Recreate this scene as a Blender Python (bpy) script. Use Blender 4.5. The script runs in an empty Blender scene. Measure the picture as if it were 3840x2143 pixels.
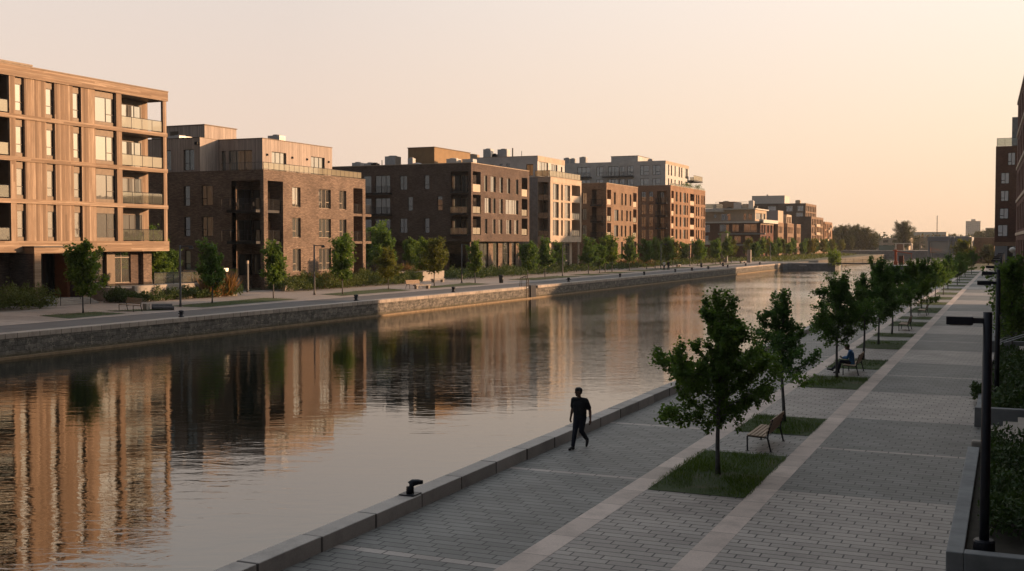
import bpy, bmesh, math, random
from mathutils import Vector, Matrix
R = math.radians
rnd = random.Random(7)
scene = bpy.context.scene
COL = scene.collection

# ------------------------------------------------------------------ camera model (photo pixels -> metres)
FPX, PCX, PCY, HORIZ, CAMZ = 4230.0, 1920.0, 1071.5, 910.0, 5.9
PITCH = math.atan((PCY - HORIZ) / FPX)
YAW = math.atan(1870 / FPX * math.cos(PITCH))

cam_d = bpy.data.cameras.new("camera")
cam = bpy.data.objects.new("camera", cam_d)
COL.objects.link(cam)
cam.location = (0, 0, CAMZ)
cam.rotation_euler = (R(90) - PITCH, 0, YAW)
cam_d.sensor_width = 36
cam_d.lens = 36 * FPX / 3840
cam_d.clip_end = 12000
cam_d.clip_start = 0.1
scene.camera = cam
scene.view_settings.view_transform = 'Standard'
scene.view_settings.look = 'None'
scene.view_settings.exposure = 0.3
scene.view_settings.gamma = 1
scene.view_settings.use_curve_mapping = False

# ------------------------------------------------------------------ mesh builder
class MB:
    def __init__(s):
        s.v = []; s.f = []; s.m = []
    def face(s, pts, mi=0):
        n = len(s.v); s.v.extend(pts); s.f.append(tuple(range(n, n + len(pts)))); s.m.append(mi)
    def box(s, x0, x1, y0, y1, z0, z1, mi=0):
        if x0 > x1: x0, x1 = x1, x0
        if y0 > y1: y0, y1 = y1, y0
        n = len(s.v)
        s.v += [(x0,y0,z0),(x1,y0,z0),(x1,y1,z0),(x0,y1,z0),(x0,y0,z1),(x1,y0,z1),(x1,y1,z1),(x0,y1,z1)]
        for q in ((3,2,1,0),(4,5,6,7),(0,1,5,4),(1,2,6,5),(2,3,7,6),(3,0,4,7)):
            s.f.append(tuple(n + i for i in q)); s.m.append(mi)
        return s
    def prism(s, poly, z0, z1, mi=0):
        n = len(s.v); k = len(poly)
        s.v += [(p[0], p[1], z0) for p in poly] + [(p[0], p[1], z1) for p in poly]
        s.f.append(tuple(n + i for i in reversed(range(k)))); s.m.append(mi)
        s.f.append(tuple(n + k + i for i in range(k))); s.m.append(mi)
        for i in range(k):
            j = (i + 1) % k
            s.f.append((n + i, n + j, n + k + j, n + k + i)); s.m.append(mi)
        return s
    def tube(s, pts, rads, seg=8, mi=0, caps=True):
        pts = [Vector(p) for p in pts]
        if not hasattr(rads, '__len__'): rads = [rads] * len(pts)
        n0 = len(s.v); up = Vector((0, 0, 1))
        for i, p in enumerate(pts):
            d = (pts[min(i + 1, len(pts) - 1)] - pts[max(i - 1, 0)]).normalized()
            a = d.cross(up) if abs(d.z) < 0.95 else d.cross(Vector((1, 0, 0)))
            a.normalize(); b = d.cross(a)
            for k in range(seg):
                t = 2 * math.pi * k / seg
                s.v.append(tuple(p + (a * math.cos(t) + b * math.sin(t)) * rads[i]))
        for i in range(len(pts) - 1):
            for k in range(seg):
                k2 = (k + 1) % seg
                s.f.append((n0 + i*seg + k, n0 + i*seg + k2, n0 + (i+1)*seg + k2, n0 + (i+1)*seg + k)); s.m.append(mi)
        if caps:
            s.f.append(tuple(n0 + k for k in reversed(range(seg)))); s.m.append(mi)
            e = n0 + (len(pts) - 1) * seg
            s.f.append(tuple(e + k for k in range(seg))); s.m.append(mi)
        return s
    def lathe(s, prof, cx=0, cy=0, seg=16, mi=0):
        s.tube([(cx, cy, z) for r, z in prof], [max(r, 1e-3) for r, z in prof], seg, mi)
        return s
    def build(s, name, mats, parent=None, smooth=False, bevel=0):
        off = parent_world(parent)
        me = bpy.data.meshes.new(name)
        me.from_pydata([(a - off[0], b - off[1], c - off[2]) for a, b, c in s.v] if parent else s.v, [], s.f)
        if not isinstance(mats, (list, tuple)): mats = [mats]
        for m in mats: me.materials.append(m)
        if len(mats) > 1: me.polygons.foreach_set('material_index', s.m)
        if smooth: me.polygons.foreach_set('use_smooth', [True] * len(me.polygons))
        me.update()
        o = bpy.data.objects.new(name, me); COL.objects.link(o)
        if parent: o.parent = parent
        if bevel:
            b = o.modifiers.new('bevel', 'BEVEL'); b.width = bevel; b.segments = 2; b.limit_method = 'ANGLE'
        return o

def parent_world(p):
    x = y = z = 0.0
    while p is not None:
        x += p.location[0]; y += p.location[1]; z += p.location[2]; p = p.parent
    return (x, y, z)

def tag(o, label, cat, group=None):
    o['label'] = label; o['category'] = cat
    if len(label.split()) > 16: print('LONG', label)
    if group: o['group'] = group
    return o
def kind(o, k, label=None, cat=None):
    o['kind'] = k
    if label: o['label'] = label
    if cat: o['category'] = cat
    return o
def empty(name, loc, label, cat, group=None, rz=0):
    o = bpy.data.objects.new(name, None); COL.objects.link(o)
    o.location = loc; o.rotation_euler = (0, 0, rz); o.empty_display_size = 0.3
    return tag(o, label, cat, group)
def copy_tree(o, parent=None):
    c = o.copy(); COL.objects.link(c); c.parent = parent
    for ch in [x for x in KIDS if x.parent == o]:
        copy_tree(ch, c)
    return c
KIDS = []
def reg(root):
    """remember the children of a prototype, for copy_tree"""
    def rec(o):
        for ch in o.children:
            KIDS.append(ch); rec(ch)
    rec(root); return root
def dup(proto, loc, rz=0, s=1.0, label=None, group=None, sz=None):
    c = copy_tree(proto); c.location = loc; c.rotation_euler = (0, 0, rz)
    c.scale = (s, s, sz if sz else s)
    if label: c['label'] = label
    if group: c['group'] = group
    return c

# ------------------------------------------------------------------ materials
def new_mat(name):
    m = bpy.data.materials.new(name); m.use_nodes = True
    nt = m.node_tree
    b = nt.nodes['Principled BSDF']
    return m, nt, b
def N(nt, t, **kw):
    n = nt.nodes.new(t)
    for k, v in kw.items():
        if k in n.inputs.keys(): n.inputs[k].default_value = v
        else: setattr(n, k, v)
    return n
def L(nt, a, b): nt.links.new(a, b)
def pos(nt, scale=(1, 1, 1), obj=False):
    if obj:
        src = N(nt, 'ShaderNodeTexCoord').outputs['Object']
    else:
        src = N(nt, 'ShaderNodeNewGeometry').outputs['Position']
    mp = N(nt, 'ShaderNodeMapping'); mp.inputs['Scale'].default_value = scale
    L(nt, src, mp.inputs['Vector']); return mp.outputs['Vector']
def noise(nt, vec, scale, detail=4, rough=0.55, dist=0):
    n = N(nt, 'ShaderNodeTexNoise'); n.inputs['Scale'].default_value = scale
    n.inputs['Detail'].default_value = detail; n.inputs['Roughness'].default_value = rough
    n.inputs['Distortion'].default_value = dist
    L(nt, vec, n.inputs['Vector']); return n.outputs['Fac']
def ramp(nt, fac, stops):
    r = N(nt, 'ShaderNodeValToRGB'); e = r.color_ramp.elements
    while len(e) < len(stops): e.new(0.5)
    for i, (p, c) in enumerate(stops):
        e[i].position = p; e[i].color = (c[0], c[1], c[2], 1) if hasattr(c, '__len__') else (c, c, c, 1)
    L(nt, fac, r.inputs['Fac']); return r.outputs['Color']
def mixc(nt, fac, a, b, mode='MIX'):
    n = N(nt, 'ShaderNodeMix', data_type='RGBA', blend_type=mode)
    for sock, val in ((n.inputs[0], fac), (n.inputs[6], a), (n.inputs[7], b)):
        if hasattr(val, 'links') or hasattr(val, 'is_linked'): L(nt, val, sock)
        elif hasattr(val, '__len__'): sock.default_value = (val[0], val[1], val[2], 1)
        else: sock.default_value = val
    return n.outputs[2]
def math_n(nt, op, a, b=0.0, c=0.0):
    n = N(nt, 'ShaderNodeMath', operation=op)
    for i, v in enumerate((a, b, c)):
        if hasattr(v, 'is_linked'): L(nt, v, n.inputs[i])
        else: n.inputs[i].default_value = v
    return n.outputs[0]
def bump(nt, bs, h, strength=0.3, dist=0.02):
    n = N(nt, 'ShaderNodeBump'); n.inputs['Strength'].default_value = strength; n.inputs['Distance'].default_value = dist
    L(nt, h, n.inputs['Height']); L(nt, n.outputs['Normal'], bs.inputs['Normal'])
def wallvec(nt):
    """u = x+y along axis-aligned walls, v = z"""
    g = N(nt, 'ShaderNodeNewGeometry'); sp = N(nt, 'ShaderNodeSeparateXYZ'); L(nt, g.outputs['Position'], sp.inputs[0])
    cb = N(nt, 'ShaderNodeCombineXYZ')
    L(nt, math_n(nt, 'ADD', sp.outputs[0], sp.outputs[1]), cb.inputs[0]); L(nt, sp.outputs[2], cb.inputs[1])
    return cb.outputs[0]
def brickn(nt, vec, w, h, mortar, c1, c2, cm, off=0.5, smooth=0.1):
    n = N(nt, 'ShaderNodeTexBrick'); n.offset = off
    n.inputs['Scale'].default_value = 1; n.inputs['Brick Width'].default_value = w; n.inputs['Row Height'].default_value = h
    n.inputs['Mortar Size'].default_value = mortar; n.inputs['Mortar Smooth'].default_value = smooth
    n.inputs['Color1'].default_value = (*c1, 1); n.inputs['Color2'].default_value = (*c2, 1); n.inputs['Mortar'].default_value = (*cm, 1)
    L(nt, vec, n.inputs['Vector']); return n

def mat_plain(name, col, rough=0.6, metal=0.0, var=0.18, scale=3.0, bmp=0.0, spec=0.4):
    m, nt, b = new_mat(name)
    f = noise(nt, pos(nt), scale, 5, 0.6)
    lo = tuple(c * (1 - var) for c in col); hi = tuple(min(1, c * (1 + var)) for c in col)
    L(nt, ramp(nt, f, [(0.3, lo), (0.7, hi)]), b.inputs['Base Color'])
    b.inputs['Roughness'].default_value = rough; b.inputs['Metallic'].default_value = metal
    b.inputs['Specular IOR Level'].default_value = spec
    if bmp: bump(nt, b, noise(nt, pos(nt), scale * 8, 4), bmp, 0.01)
    return m
def mat_brick(name, c1, c2, cm, w=0.44, h=0.115):
    m, nt, b = new_mat(name)
    v = wallvec(nt)
    br = brickn(nt, v, w, h, 0.012, c1, c2, cm)
    big = noise(nt, v, 0.35, 4, 0.6)
    c = mixc(nt, 1.0, br.outputs['Color'], ramp(nt, big, [(0.3, 0.72), (0.7, 1.2)]), 'MULTIPLY')
    mp = N(nt, 'ShaderNodeMapping'); mp.inputs['Scale'].default_value = (1.4, 6.5, 1); L(nt, v, mp.inputs['Vector'])
    fine = noise(nt, mp.outputs[0], 1.6, 3, 0.7)
    c = mixc(nt, 1.0, c, ramp(nt, fine, [(0.28, 0.55), (0.5, 1.0), (0.72, 1.5)]), 'MULTIPLY')
    L(nt, c, b.inputs['Base Color']); b.inputs['Roughness'].default_value = 0.85
    b.inputs['Specular IOR Level'].default_value = 0.25
    bump(nt, b, br.outputs['Fac'], -0.4, 0.01)
    return m
def mat_wood(name, c_lo, c_mid, c_hi, vertical=True, board=0.14, weather=0.5, streak=True):
    m, nt, b = new_mat(name)
    v = wallvec(nt)
    sp = N(nt, 'ShaderNodeSeparateXYZ'); L(nt, v, sp.inputs[0])
    along, across = (sp.outputs[1], sp.outputs[0]) if vertical else (sp.outputs[0], sp.outputs[1])
    bi = math_n(nt, 'FLOOR', math_n(nt, 'DIVIDE', across, board))
    seg = math_n(nt, 'FLOOR', math_n(nt, 'DIVIDE', math_n(nt, 'ADD', along, math_n(nt, 'MULTIPLY', bi, 1.37)), 40.0 if vertical else 4.2))
    cb = N(nt, 'ShaderNodeCombineXYZ'); L(nt, bi, cb.inputs[0]); L(nt, seg, cb.inputs[1])
    wn = N(nt, 'ShaderNodeTexWhiteNoise', noise_dimensions='2D'); L(nt, cb.outputs[0], wn.inputs['Vector'])
    base = ramp(nt, wn.outputs['Value'], [(0.0, c_lo), (0.5, c_mid), (1.0, c_hi)])
    cg = N(nt, 'ShaderNodeCombineXYZ')
    L(nt, math_n(nt, 'MULTIPLY', across, 28), cg.inputs[0]); L(nt, math_n(nt, 'MULTIPLY', along, 1.1), cg.inputs[1])
    L(nt, math_n(nt, 'MULTIPLY', bi, 3.1), cg.inputs[2])
    grain = noise(nt, cg.outputs[0], 1.0, 4, 0.6)
    c = mixc(nt, 1.0, base, ramp(nt, grain, [(0.25, 0.68), (0.75, 1.25)]), 'MULTIPLY')
    gap = math_n(nt, 'LESS_THAN', math_n(nt, 'FRACT', math_n(nt, 'DIVIDE', across, board)), 0.07)
    c = mixc(nt, gap, c, tuple(x * 0.25 for x in c_lo))
    sm_ = N(nt, 'ShaderNodeMapping'); sm_.inputs['Scale'].default_value = (3.2, 0.30, 1) if vertical else (0.30, 3.2, 1); L(nt, v, sm_.inputs['Vector'])
    st = noise(nt, sm_.outputs[0], 0.8, 5, 0.65)
    c = mixc(nt, ramp(nt, st, [(0.42, 0.0), (0.62, weather)]), c, tuple(x * 0.62 for x in c_mid))
    L(nt, c, b.inputs['Base Color']); b.inputs['Roughness'].default_value = 0.7
    b.inputs['Specular IOR Level'].default_value = 0.25
    bump(nt, b, math_n(nt, 'ADD', grain, math_n(nt, 'MULTIPLY', gap, -2.0)), 0.25, 0.01)
    return m
def mat_glass(name, dark, light, refl=0.55, tint=(0.92, 0.9, 0.86)):
    """window glass over a room: curtains or darkness behind, sky reflected in front"""
    m, nt, b = new_mat(name)
    v = wallvec(nt)
    mp = N(nt, 'ShaderNodeMapping'); mp.inputs['Scale'].default_value = (5.0, 0.12, 1); L(nt, v, mp.inputs['Vector'])
    oi = N(nt, 'ShaderNodeObjectInfo')
    f = noise(nt, mp.outputs[0], 1.4, 3, 0.6)
    cur = ramp(nt, f, [(0.35, tuple(x * 0.55 for x in light)), (0.65, light)])
    c = mixc(nt, ramp(nt, oi.outputs['Random'], [(0.35, 0.0), (0.75, 0.75)]), dark, cur)
    L(nt, c, b.inputs['Base Color']); b.inputs['Roughness'].default_value = 0.4
    gl = N(nt, 'ShaderNodeBsdfGlossy'); gl.inputs['Roughness'].default_value = 0.02; gl.inputs['Color'].default_value = (*tint, 1)
    bp = N(nt, 'ShaderNodeBump'); bp.inputs['Strength'].default_value = 0.012; bp.inputs['Distance'].default_value = 0.3
    L(nt, noise(nt, pos(nt), 0.7, 2), bp.inputs['Height']); L(nt, bp.outputs[0], gl.inputs['Normal'])
    fr = N(nt, 'ShaderNodeFresnel'); fr.inputs['IOR'].default_value = 1.5
    fac = math_n(nt, 'ADD', math_n(nt, 'MULTIPLY', fr.outputs[0], 1 - refl), refl)
    mx = N(nt, 'ShaderNodeMixShader'); L(nt, fac, mx.inputs[0]); L(nt, b.outputs[0], mx.inputs[1]); L(nt, gl.outputs[0], mx.inputs[2])
    L(nt, mx.outputs[0], nt.nodes['Material Output'].inputs['Surface'])
    return m
def mat_clear(name, refl=0.22, tint=(0.9, 0.92, 0.88), frost=0.0, fcol=(0.6, 0.6, 0.52)):
    m, nt, b = new_mat(name)
    nt.nodes.remove(b)
    tr = N(nt, 'ShaderNodeBsdfTransparent'); tr.inputs[0].default_value = (*tint, 1)
    gl = N(nt, 'ShaderNodeBsdfGlossy'); gl.inputs['Roughness'].default_value = 0.03
    df = N(nt, 'ShaderNodeBsdfDiffuse'); df.inputs[0].default_value = (*fcol, 1)
    m1 = N(nt, 'ShaderNodeMixShader'); m1.inputs[0].default_value = frost
    L(nt, tr.outputs[0], m1.inputs[1]); L(nt, df.outputs[0], m1.inputs[2])
    m2 = N(nt, 'ShaderNodeMixShader'); m2.inputs[0].default_value = refl
    L(nt, m1.outputs[0], m2.inputs[1]); L(nt, gl.outputs[0], m2.inputs[2])
    L(nt, m2.outputs[0], nt.nodes['Material Output'].inputs['Surface'])
    return m
def mat_leaf(name, lo, mid, hi, trans=0.35):
    m, nt, b = new_mat(name)
    oi = N(nt, 'ShaderNodeObjectInfo')
    f = noise(nt, pos(nt), 1.3, 3, 0.7); g = noise(nt, pos(nt), 9.0, 2, 0.6)
    c = mixc(nt, 0.5, ramp(nt, f, [(0.3, lo), (0.5, mid), (0.72, hi)]), ramp(nt, g, [(0.3, lo), (0.5, mid), (0.7, hi)]))
    c = mixc(nt, 1.0, c, ramp(nt, oi.outputs['Random'], [(0.0, (0.8, 0.86, 0.9)), (0.6, (1.05, 1.0, 0.9)), (1.0, (1.35, 1.1, 0.75))]), 'MULTIPLY')
    L(nt, c, b.inputs['Base Color']); b.inputs['Roughness'].default_value = 0.55
    b.inputs['Specular IOR Level'].default_value = 0.3
    tl = N(nt, 'ShaderNodeBsdfTranslucent'); L(nt, mixc(nt, 1.0, c, (1.3, 1.2, 0.6), 'MULTIPLY'), tl.inputs[0])
    mx = N(nt, 'ShaderNodeMixShader'); mx.inputs[0].default_value = trans
    L(nt, b.outputs[0], mx.inputs[1]); L(nt, tl.outputs[0], mx.inputs[2])
    L(nt, mx.outputs[0], nt.nodes['Material Output'].inputs['Surface'])
    return m

MT = {}
MT['wood'] = mat_wood('cedar_boards_upright', (0.19, 0.125, 0.08), (0.34, 0.235, 0.158), (0.52, 0.385, 0.275), True, 0.17, 0.65)
MT['wood_h'] = mat_wood('cedar_boards_level', (0.26, 0.175, 0.112), (0.38, 0.265, 0.178), (0.50, 0.37, 0.262), False, 0.15, 0.65)
MT['greywood'] = mat_wood('weathered_boards', (0.38, 0.31, 0.265), (0.48, 0.395, 0.335), (0.59, 0.49, 0.42), True, 0.16, 0.35)
MT['bronze'] = mat_plain('bronze_panel', (0.13, 0.098, 0.07), 0.5, 0.3)
MT['dkmetal'] = mat_plain('dark_metal', (0.022, 0.023, 0.026), 0.45, 0.3)
MT['frame'] = mat_plain('window_frame_metal', (0.045, 0.04, 0.036), 0.45, 0.3)
MT['frame_lt'] = mat_plain('light_window_frame', (0.42, 0.34, 0.26), 0.5)
MT['brick_dk'] = mat_brick('dark_brown_brick', (0.165, 0.12, 0.092), (0.27, 0.197, 0.15), (0.13, 0.1, 0.08))
MT['brick_bk'] = mat_brick('charcoal_brown_brick', (0.105, 0.077, 0.065), (0.165, 0.118, 0.095), (0.085, 0.066, 0.056))
MT['brick_or'] = mat_brick('tan_orange_brick', (0.25, 0.165, 0.11), (0.33, 0.22, 0.15), (0.21, 0.145, 0.1))
MT['brick_rd'] = mat_brick('red_brown_brick', (0.29, 0.17, 0.105), (0.37, 0.225, 0.145), (0.25, 0.16, 0.105))
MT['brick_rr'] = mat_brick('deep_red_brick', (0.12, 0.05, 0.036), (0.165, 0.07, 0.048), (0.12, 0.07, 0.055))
MT['concrete'] = mat_plain('pale_concrete', (0.36, 0.32, 0.28), 0.8, 0, 0.22, 1.3, 0.1)
MT['concrete_t'] = mat_plain('warm_concrete_panel', (0.55, 0.445, 0.345), 0.8, 0, 0.16, 0.8, 0.08)
MT['concrete_g'] = mat_plain('grey_panel', (0.60, 0.59, 0.56), 0.75, 0, 0.16, 0.7, 0.06)
MT['concrete_b'] = mat_plain('dark_grey_concrete', (0.23, 0.24, 0.245), 0.8, 0, 0.25, 1.4, 0.12)
MT['cream'] = mat_plain('cream_render', (0.50, 0.40, 0.30), 0.8, 0, 0.1, 0.8)
MT['white'] = mat_plain('white_paint', (0.68, 0.64, 0.58), 0.6, 0, 0.08, 1.0)
MT['zinc'] = mat_plain('zinc_cladding', (0.30, 0.31, 0.33), 0.5, 0.2, 0.08, 0.5)
MT['galv'] = mat_plain('galvanised_metal', (0.46, 0.46, 0.46), 0.4, 0.6, 0.15, 2.5)
MT['roof'] = mat_plain('roof_gravel', (0.17, 0.155, 0.14), 0.9, 0, 0.2, 2)
MT['glass'] = mat_glass('window_glass', (0.012, 0.016, 0.017), (0.15, 0.17, 0.15), 0.30)
MT['glass_hi'] = mat_glass('mirror_glass', (0.02, 0.026, 0.026), (0.22, 0.21, 0.17), 0.58)
MT['glass_lo'] = mat_glass('dim_glass', (0.01, 0.012, 0.013), (0.13, 0.15, 0.14), 0.16)
MT['railglass'] = mat_clear('rail_glass', 0.2, (0.78, 0.8, 0.74), 0.12)
MT['railfrost'] = mat_clear('frosted_rail_glass', 0.22, (0.8, 0.8, 0.72), 0.45, (0.62, 0.56, 0.42))
MT['pale_panel'] = mat_plain('pale_balcony_panel', (0.6, 0.48, 0.36), 0.5, 0, 0.1, 2)
MT['lamp_on'] = None
def mat_emit(name, col, s):
    m, nt, b = new_mat(name)
    b.inputs['Emission Color'].default_value = (*col, 1); b.inputs['Emission Strength'].default_value = s
    b.inputs['Base Color'].default_value = (*col, 1); return m
MT['lamp_on'] = mat_emit('lit_lamp_glass', (1.0, 0.72, 0.42), 1.3)
MT['navy_metal'] = mat_plain('navy_black_metal', (0.016, 0.018, 0.026), 0.45, 0.2)
MT['greypole'] = mat_plain('grey_pole_paint', (0.085, 0.083, 0.085), 0.5, 0.2)
MT['bark'] = mat_plain('grey_bark', (0.12, 0.115, 0.115), 0.9, 0, 0.3, 9, 0.4)
MT['slat'] = mat_wood('bench_slats', (0.38, 0.28, 0.2), (0.44, 0.33, 0.24), (0.5, 0.38, 0.28), False, 5.0, 0.2)
MT['orange'] = mat_plain('orange_paint', (0.5, 0.11, 0.04), 0.5, 0, 0.15, 3)
MT['leaf_near'] = mat_leaf('maple_leaf', (0.055, 0.115, 0.04), (0.1, 0.2, 0.058), (0.165, 0.29, 0.08), 0.5)
MT['leaf_far'] = mat_leaf('street_tree_leaf', (0.055, 0.115, 0.035), (0.11, 0.205, 0.05), (0.19, 0.28, 0.068), 0.45)
MT['leaf_gold'] = mat_leaf('golden_tree_leaf', (0.08, 0.11, 0.025), (0.15, 0.17, 0.032), (0.23, 0.22, 0.045), 0.42)
MT['leaf_dark'] = mat_leaf('dark_shrub_leaf', (0.024, 0.055, 0.022), (0.048, 0.095, 0.033), (0.085, 0.14, 0.042), 0.25)
MT['leaf_bed'] = mat_leaf('bed_leaf', (0.045, 0.078, 0.028), (0.085, 0.13, 0.038), (0.15, 0.18, 0.05), 0.3)
MT['leaf_rust'] = mat_leaf('rusty_grass', (0.13, 0.085, 0.04), (0.2, 0.125, 0.06), (0.28, 0.18, 0.085), 0.3)
MT['leaf_wood'] = mat_leaf('distant_tree_leaf', (0.045, 0.06, 0.022), (0.075, 0.092, 0.03), (0.115, 0.12, 0.04), 0.3)
MT['grass'] = mat_leaf('grass_blade', (0.04, 0.085, 0.018), (0.075, 0.14, 0.028), (0.12, 0.185, 0.042), 0.35)
MT['skin'] = mat_plain('skin', (0.16, 0.085, 0.055), 0.5, 0, 0.08, 12)
MT['hair'] = mat_plain('black_hair', (0.012, 0.01, 0.009), 0.6, 0, 0.3, 60)
MT['shirt_dk'] = mat_plain('black_cotton', (0.012, 0.013, 0.016), 0.85, 0, 0.25, 14, 0.2)
MT['shirt_bl'] = mat_plain('blue_cotton', (0.05, 0.15, 0.33), 0.85, 0, 0.2, 14, 0.2)
MT['jeans'] = mat_plain('dark_denim', (0.014, 0.017, 0.028), 0.85, 0, 0.25, 20, 0.2)
MT['shoe'] = mat_plain('black_leather', (0.01, 0.01, 0.011), 0.45, 0, 0.2, 20)
MT['paper'] = mat_plain('paper', (0.6, 0.58, 0.52), 0.7, 0, 0.06, 10)
HAZE = 0.00013
# ------------------------------------------------------------------ light and sky
SUN_AZ, SUN_EL = R(58), R(10.0)          # azimuth measured from +Y towards +X
sd = Vector((math.sin(SUN_AZ) * math.cos(SUN_EL), math.cos(SUN_AZ) * math.cos(SUN_EL), math.sin(SUN_EL)))
sun_d = bpy.data.lights.new("sun", 'SUN'); sun_d.energy = 5.0; sun_d.angle = R(0.6); sun_d.color = (1.0, 0.60, 0.33)
sun = bpy.data.objects.new("sun", sun_d); COL.objects.link(sun)
sun.rotation_euler = sd.to_track_quat('Z', 'Y').to_euler()
sun.location = sd * 300

world = bpy.data.worlds.new("World"); scene.world = world; world.use_nodes = True
nt = world.node_tree
bg = nt.nodes['Background']
sky = N(nt, 'ShaderNodeTexSky', sky_type='NISHITA'); sky.sun_disc = False
sky.sun_elevation = SUN_EL; sky.sun_rotation = SUN_AZ; sky.dust_density = 4.0; sky.air_density = 1.2; sky.altitude = 50
tc = N(nt, 'ShaderNodeTexCoord'); sp = N(nt, 'ShaderNodeSeparateXYZ'); L(nt, tc.outputs['Generated'], sp.inputs[0])
dotn = N(nt, 'ShaderNodeVectorMath', operation='DOT_PRODUCT'); L(nt, tc.outputs['Generated'], dotn.inputs[0])
dotn.inputs[1].default_value = (math.sin(SUN_AZ), math.cos(SUN_AZ), 0)
# evening haze colours by height, cool side and sun side
cool = ramp(nt, sp.outputs[2], [(0.0, (0.71, 0.525, 0.40)), (0.10, (0.69, 0.54, 0.445)), (0.22, (0.64, 0.555, 0.505)), (0.36, (0.53, 0.525, 0.515)), (1.0, (0.49, 0.54, 0.60))])
warm = ramp(nt, sp.outputs[2], [(0.0, (0.85, 0.57, 0.36)), (0.09, (0.86, 0.665, 0.485)), (0.22, (0.88, 0.765, 0.67)), (0.46, (0.63, 0.60, 0.565)), (1.0, (0.49, 0.54, 0.60))])
azf = N(nt, 'ShaderNodeMapRange'); L(nt, dotn.outputs['Value'], azf.inputs[0])
azf.inputs[1].default_value = -0.05; azf.inputs[2].default_value = 0.62
grad = mixc(nt, azf.outputs[0], cool, warm)
back = N(nt, 'ShaderNodeMapRange'); L(nt, math_n(nt, 'ADD', sp.outputs[1], math_n(nt, 'MULTIPLY', sp.outputs[2], 0.37)), back.inputs[0])
back.inputs[1].default_value = -0.02; back.inputs[2].default_value = 0.5
grad = mixc(nt, back.outputs[0], mixc(nt, 0.97, grad, (0.085, 0.092, 0.108)), grad)
skyadd = mixc(nt, 0.012, grad, sky.outputs[0], 'ADD')
L(nt, skyadd, bg.inputs['Color']); bg.inputs['Strength'].default_value = 1.0

# ------------------------------------------------------------------ levels
ZF = 0.85      # far bank
ZW = -0.58     # water
def sheet(name, poly, z, mat, k='structure'):
    mb = MB(); mb.face([(p[0], p[1], z) for p in poly]); o = mb.build(name, mat); kind(o, k); return o

# water
m, nt, b = new_mat('canal_water')
nt.nodes.remove(b)
g = N(nt, 'ShaderNodeNewGeometry'); sp = N(nt, 'ShaderNodeSeparateXYZ'); L(nt, g.outputs['Position'], sp.inputs[0])
cb = N(nt, 'ShaderNodeCombineXYZ')
rot = N(nt, 'ShaderNodeMapping'); rot.inputs['Rotation'].default_value = (0, 0, R(-24)); L(nt, g.outputs['Position'], rot.inputs['Vector'])
def wav(sx, sy, sc, det, dist=0.0):
    mp = N(nt, 'ShaderNodeMapping'); mp.inputs['Scale'].default_value = (sx, sy, 1); L(nt, rot.outputs[0], mp.inputs['Vector'])
    return noise(nt, mp.outputs[0], sc, det, 0.5, dist)
w1 = wav(0.55, 1.3, 1.3, 3, 0.8)
w2 = wav(0.5, 1.0, 5.5, 3, 1.2)
w3 = wav(0.12, 0.3, 0.6, 2)
mask = noise(nt, pos(nt, (1, 0.7, 1)), 0.055, 3, 0.5)
# breeze-ruffled water out in the middle and far, calm by the near quay
far = N(nt, 'ShaderNodeMapRange'); L(nt, sp.outputs[1], far.inputs[0]); far.inputs[1].default_value = 25; far.inputs[2].default_value = 60
mr = N(nt, 'ShaderNodeMapRange'); L(nt, mask, mr.inputs[0]); mr.inputs[1].default_value = 0.36; mr.inputs[2].default_value = 0.62
mr.inputs[3].default_value = 0.10; mr.inputs[4].default_value = 1.0
amp = math_n(nt, 'MULTIPLY', mr.outputs[0], math_n(nt, 'ADD', math_n(nt, 'MULTIPLY', far.outputs[0], 0.6), 0.4))
h = math_n(nt, 'ADD', math_n(nt, 'ADD', math_n(nt, 'MULTIPLY', math_n(nt, 'MULTIPLY', w1, 0.38), math_n(nt, 'ADD', amp, 0.22)), math_n(nt, 'MULTIPLY', math_n(nt, 'MULTIPLY', w2, 0.11), amp)), math_n(nt, 'MULTIPLY', w3, 0.35))
# the open water farther out is ruffled and mirrors the higher sky
fy_ = N(nt, 'ShaderNodeMapRange'); L(nt, sp.outputs[1], fy_.inputs[0]); fy_.inputs[1].default_value = 65; fy_.inputs[2].default_value = 150; fy_.interpolation_type = 'SMOOTHSTEP'
fx_ = N(nt, 'ShaderNodeMapRange'); L(nt, sp.outputs[0], fx_.inputs[0]); fx_.inputs[1].default_value = -49; fx_.inputs[2].default_value = -34; fx_.interpolation_type = 'SMOOTHSTEP'
ruf = math_n(nt, 'MULTIPLY', math_n(nt, 'MULTIPLY', fy_.outputs[0], fx_.outputs[0]), math_n(nt, 'ADD', math_n(nt, 'MULTIPLY', mr.outputs[0], 0.6), 0.45))
mid = N(nt, 'ShaderNodeMapRange'); L(nt, sp.outputs[1], mid.inputs[0]); mid.inputs[1].default_value = 34; mid.inputs[2].default_value = 52; mid.interpolation_type = 'SMOOTHSTEP'
w4 = wav(0.42, 1.5, 3.0, 3, 1.0)
ruf2 = math_n(nt, 'MULTIPLY', math_n(nt, 'MULTIPLY', mid.outputs[0], fx_.outputs[0]), mr.outputs[0])
h = math_n(nt, 'ADD', h, math_n(nt, 'ADD', math_n(nt, 'MULTIPLY', ruf, math_n(nt, 'MULTIPLY', w4, 0.5)), math_n(nt, 'MULTIPLY', ruf2, math_n(nt, 'MULTIPLY', w4, 0.22))))
rough_ = math_n(nt, 'ADD', math_n(nt, 'MULTIPLY', ruf, 0.02), 0.01)
bp = N(nt, 'ShaderNodeBump'); bp.inputs['Strength'].default_value = 1.0; bp.inputs['Distance'].default_value = 0.035
L(nt, h, bp.inputs['Height'])
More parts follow.
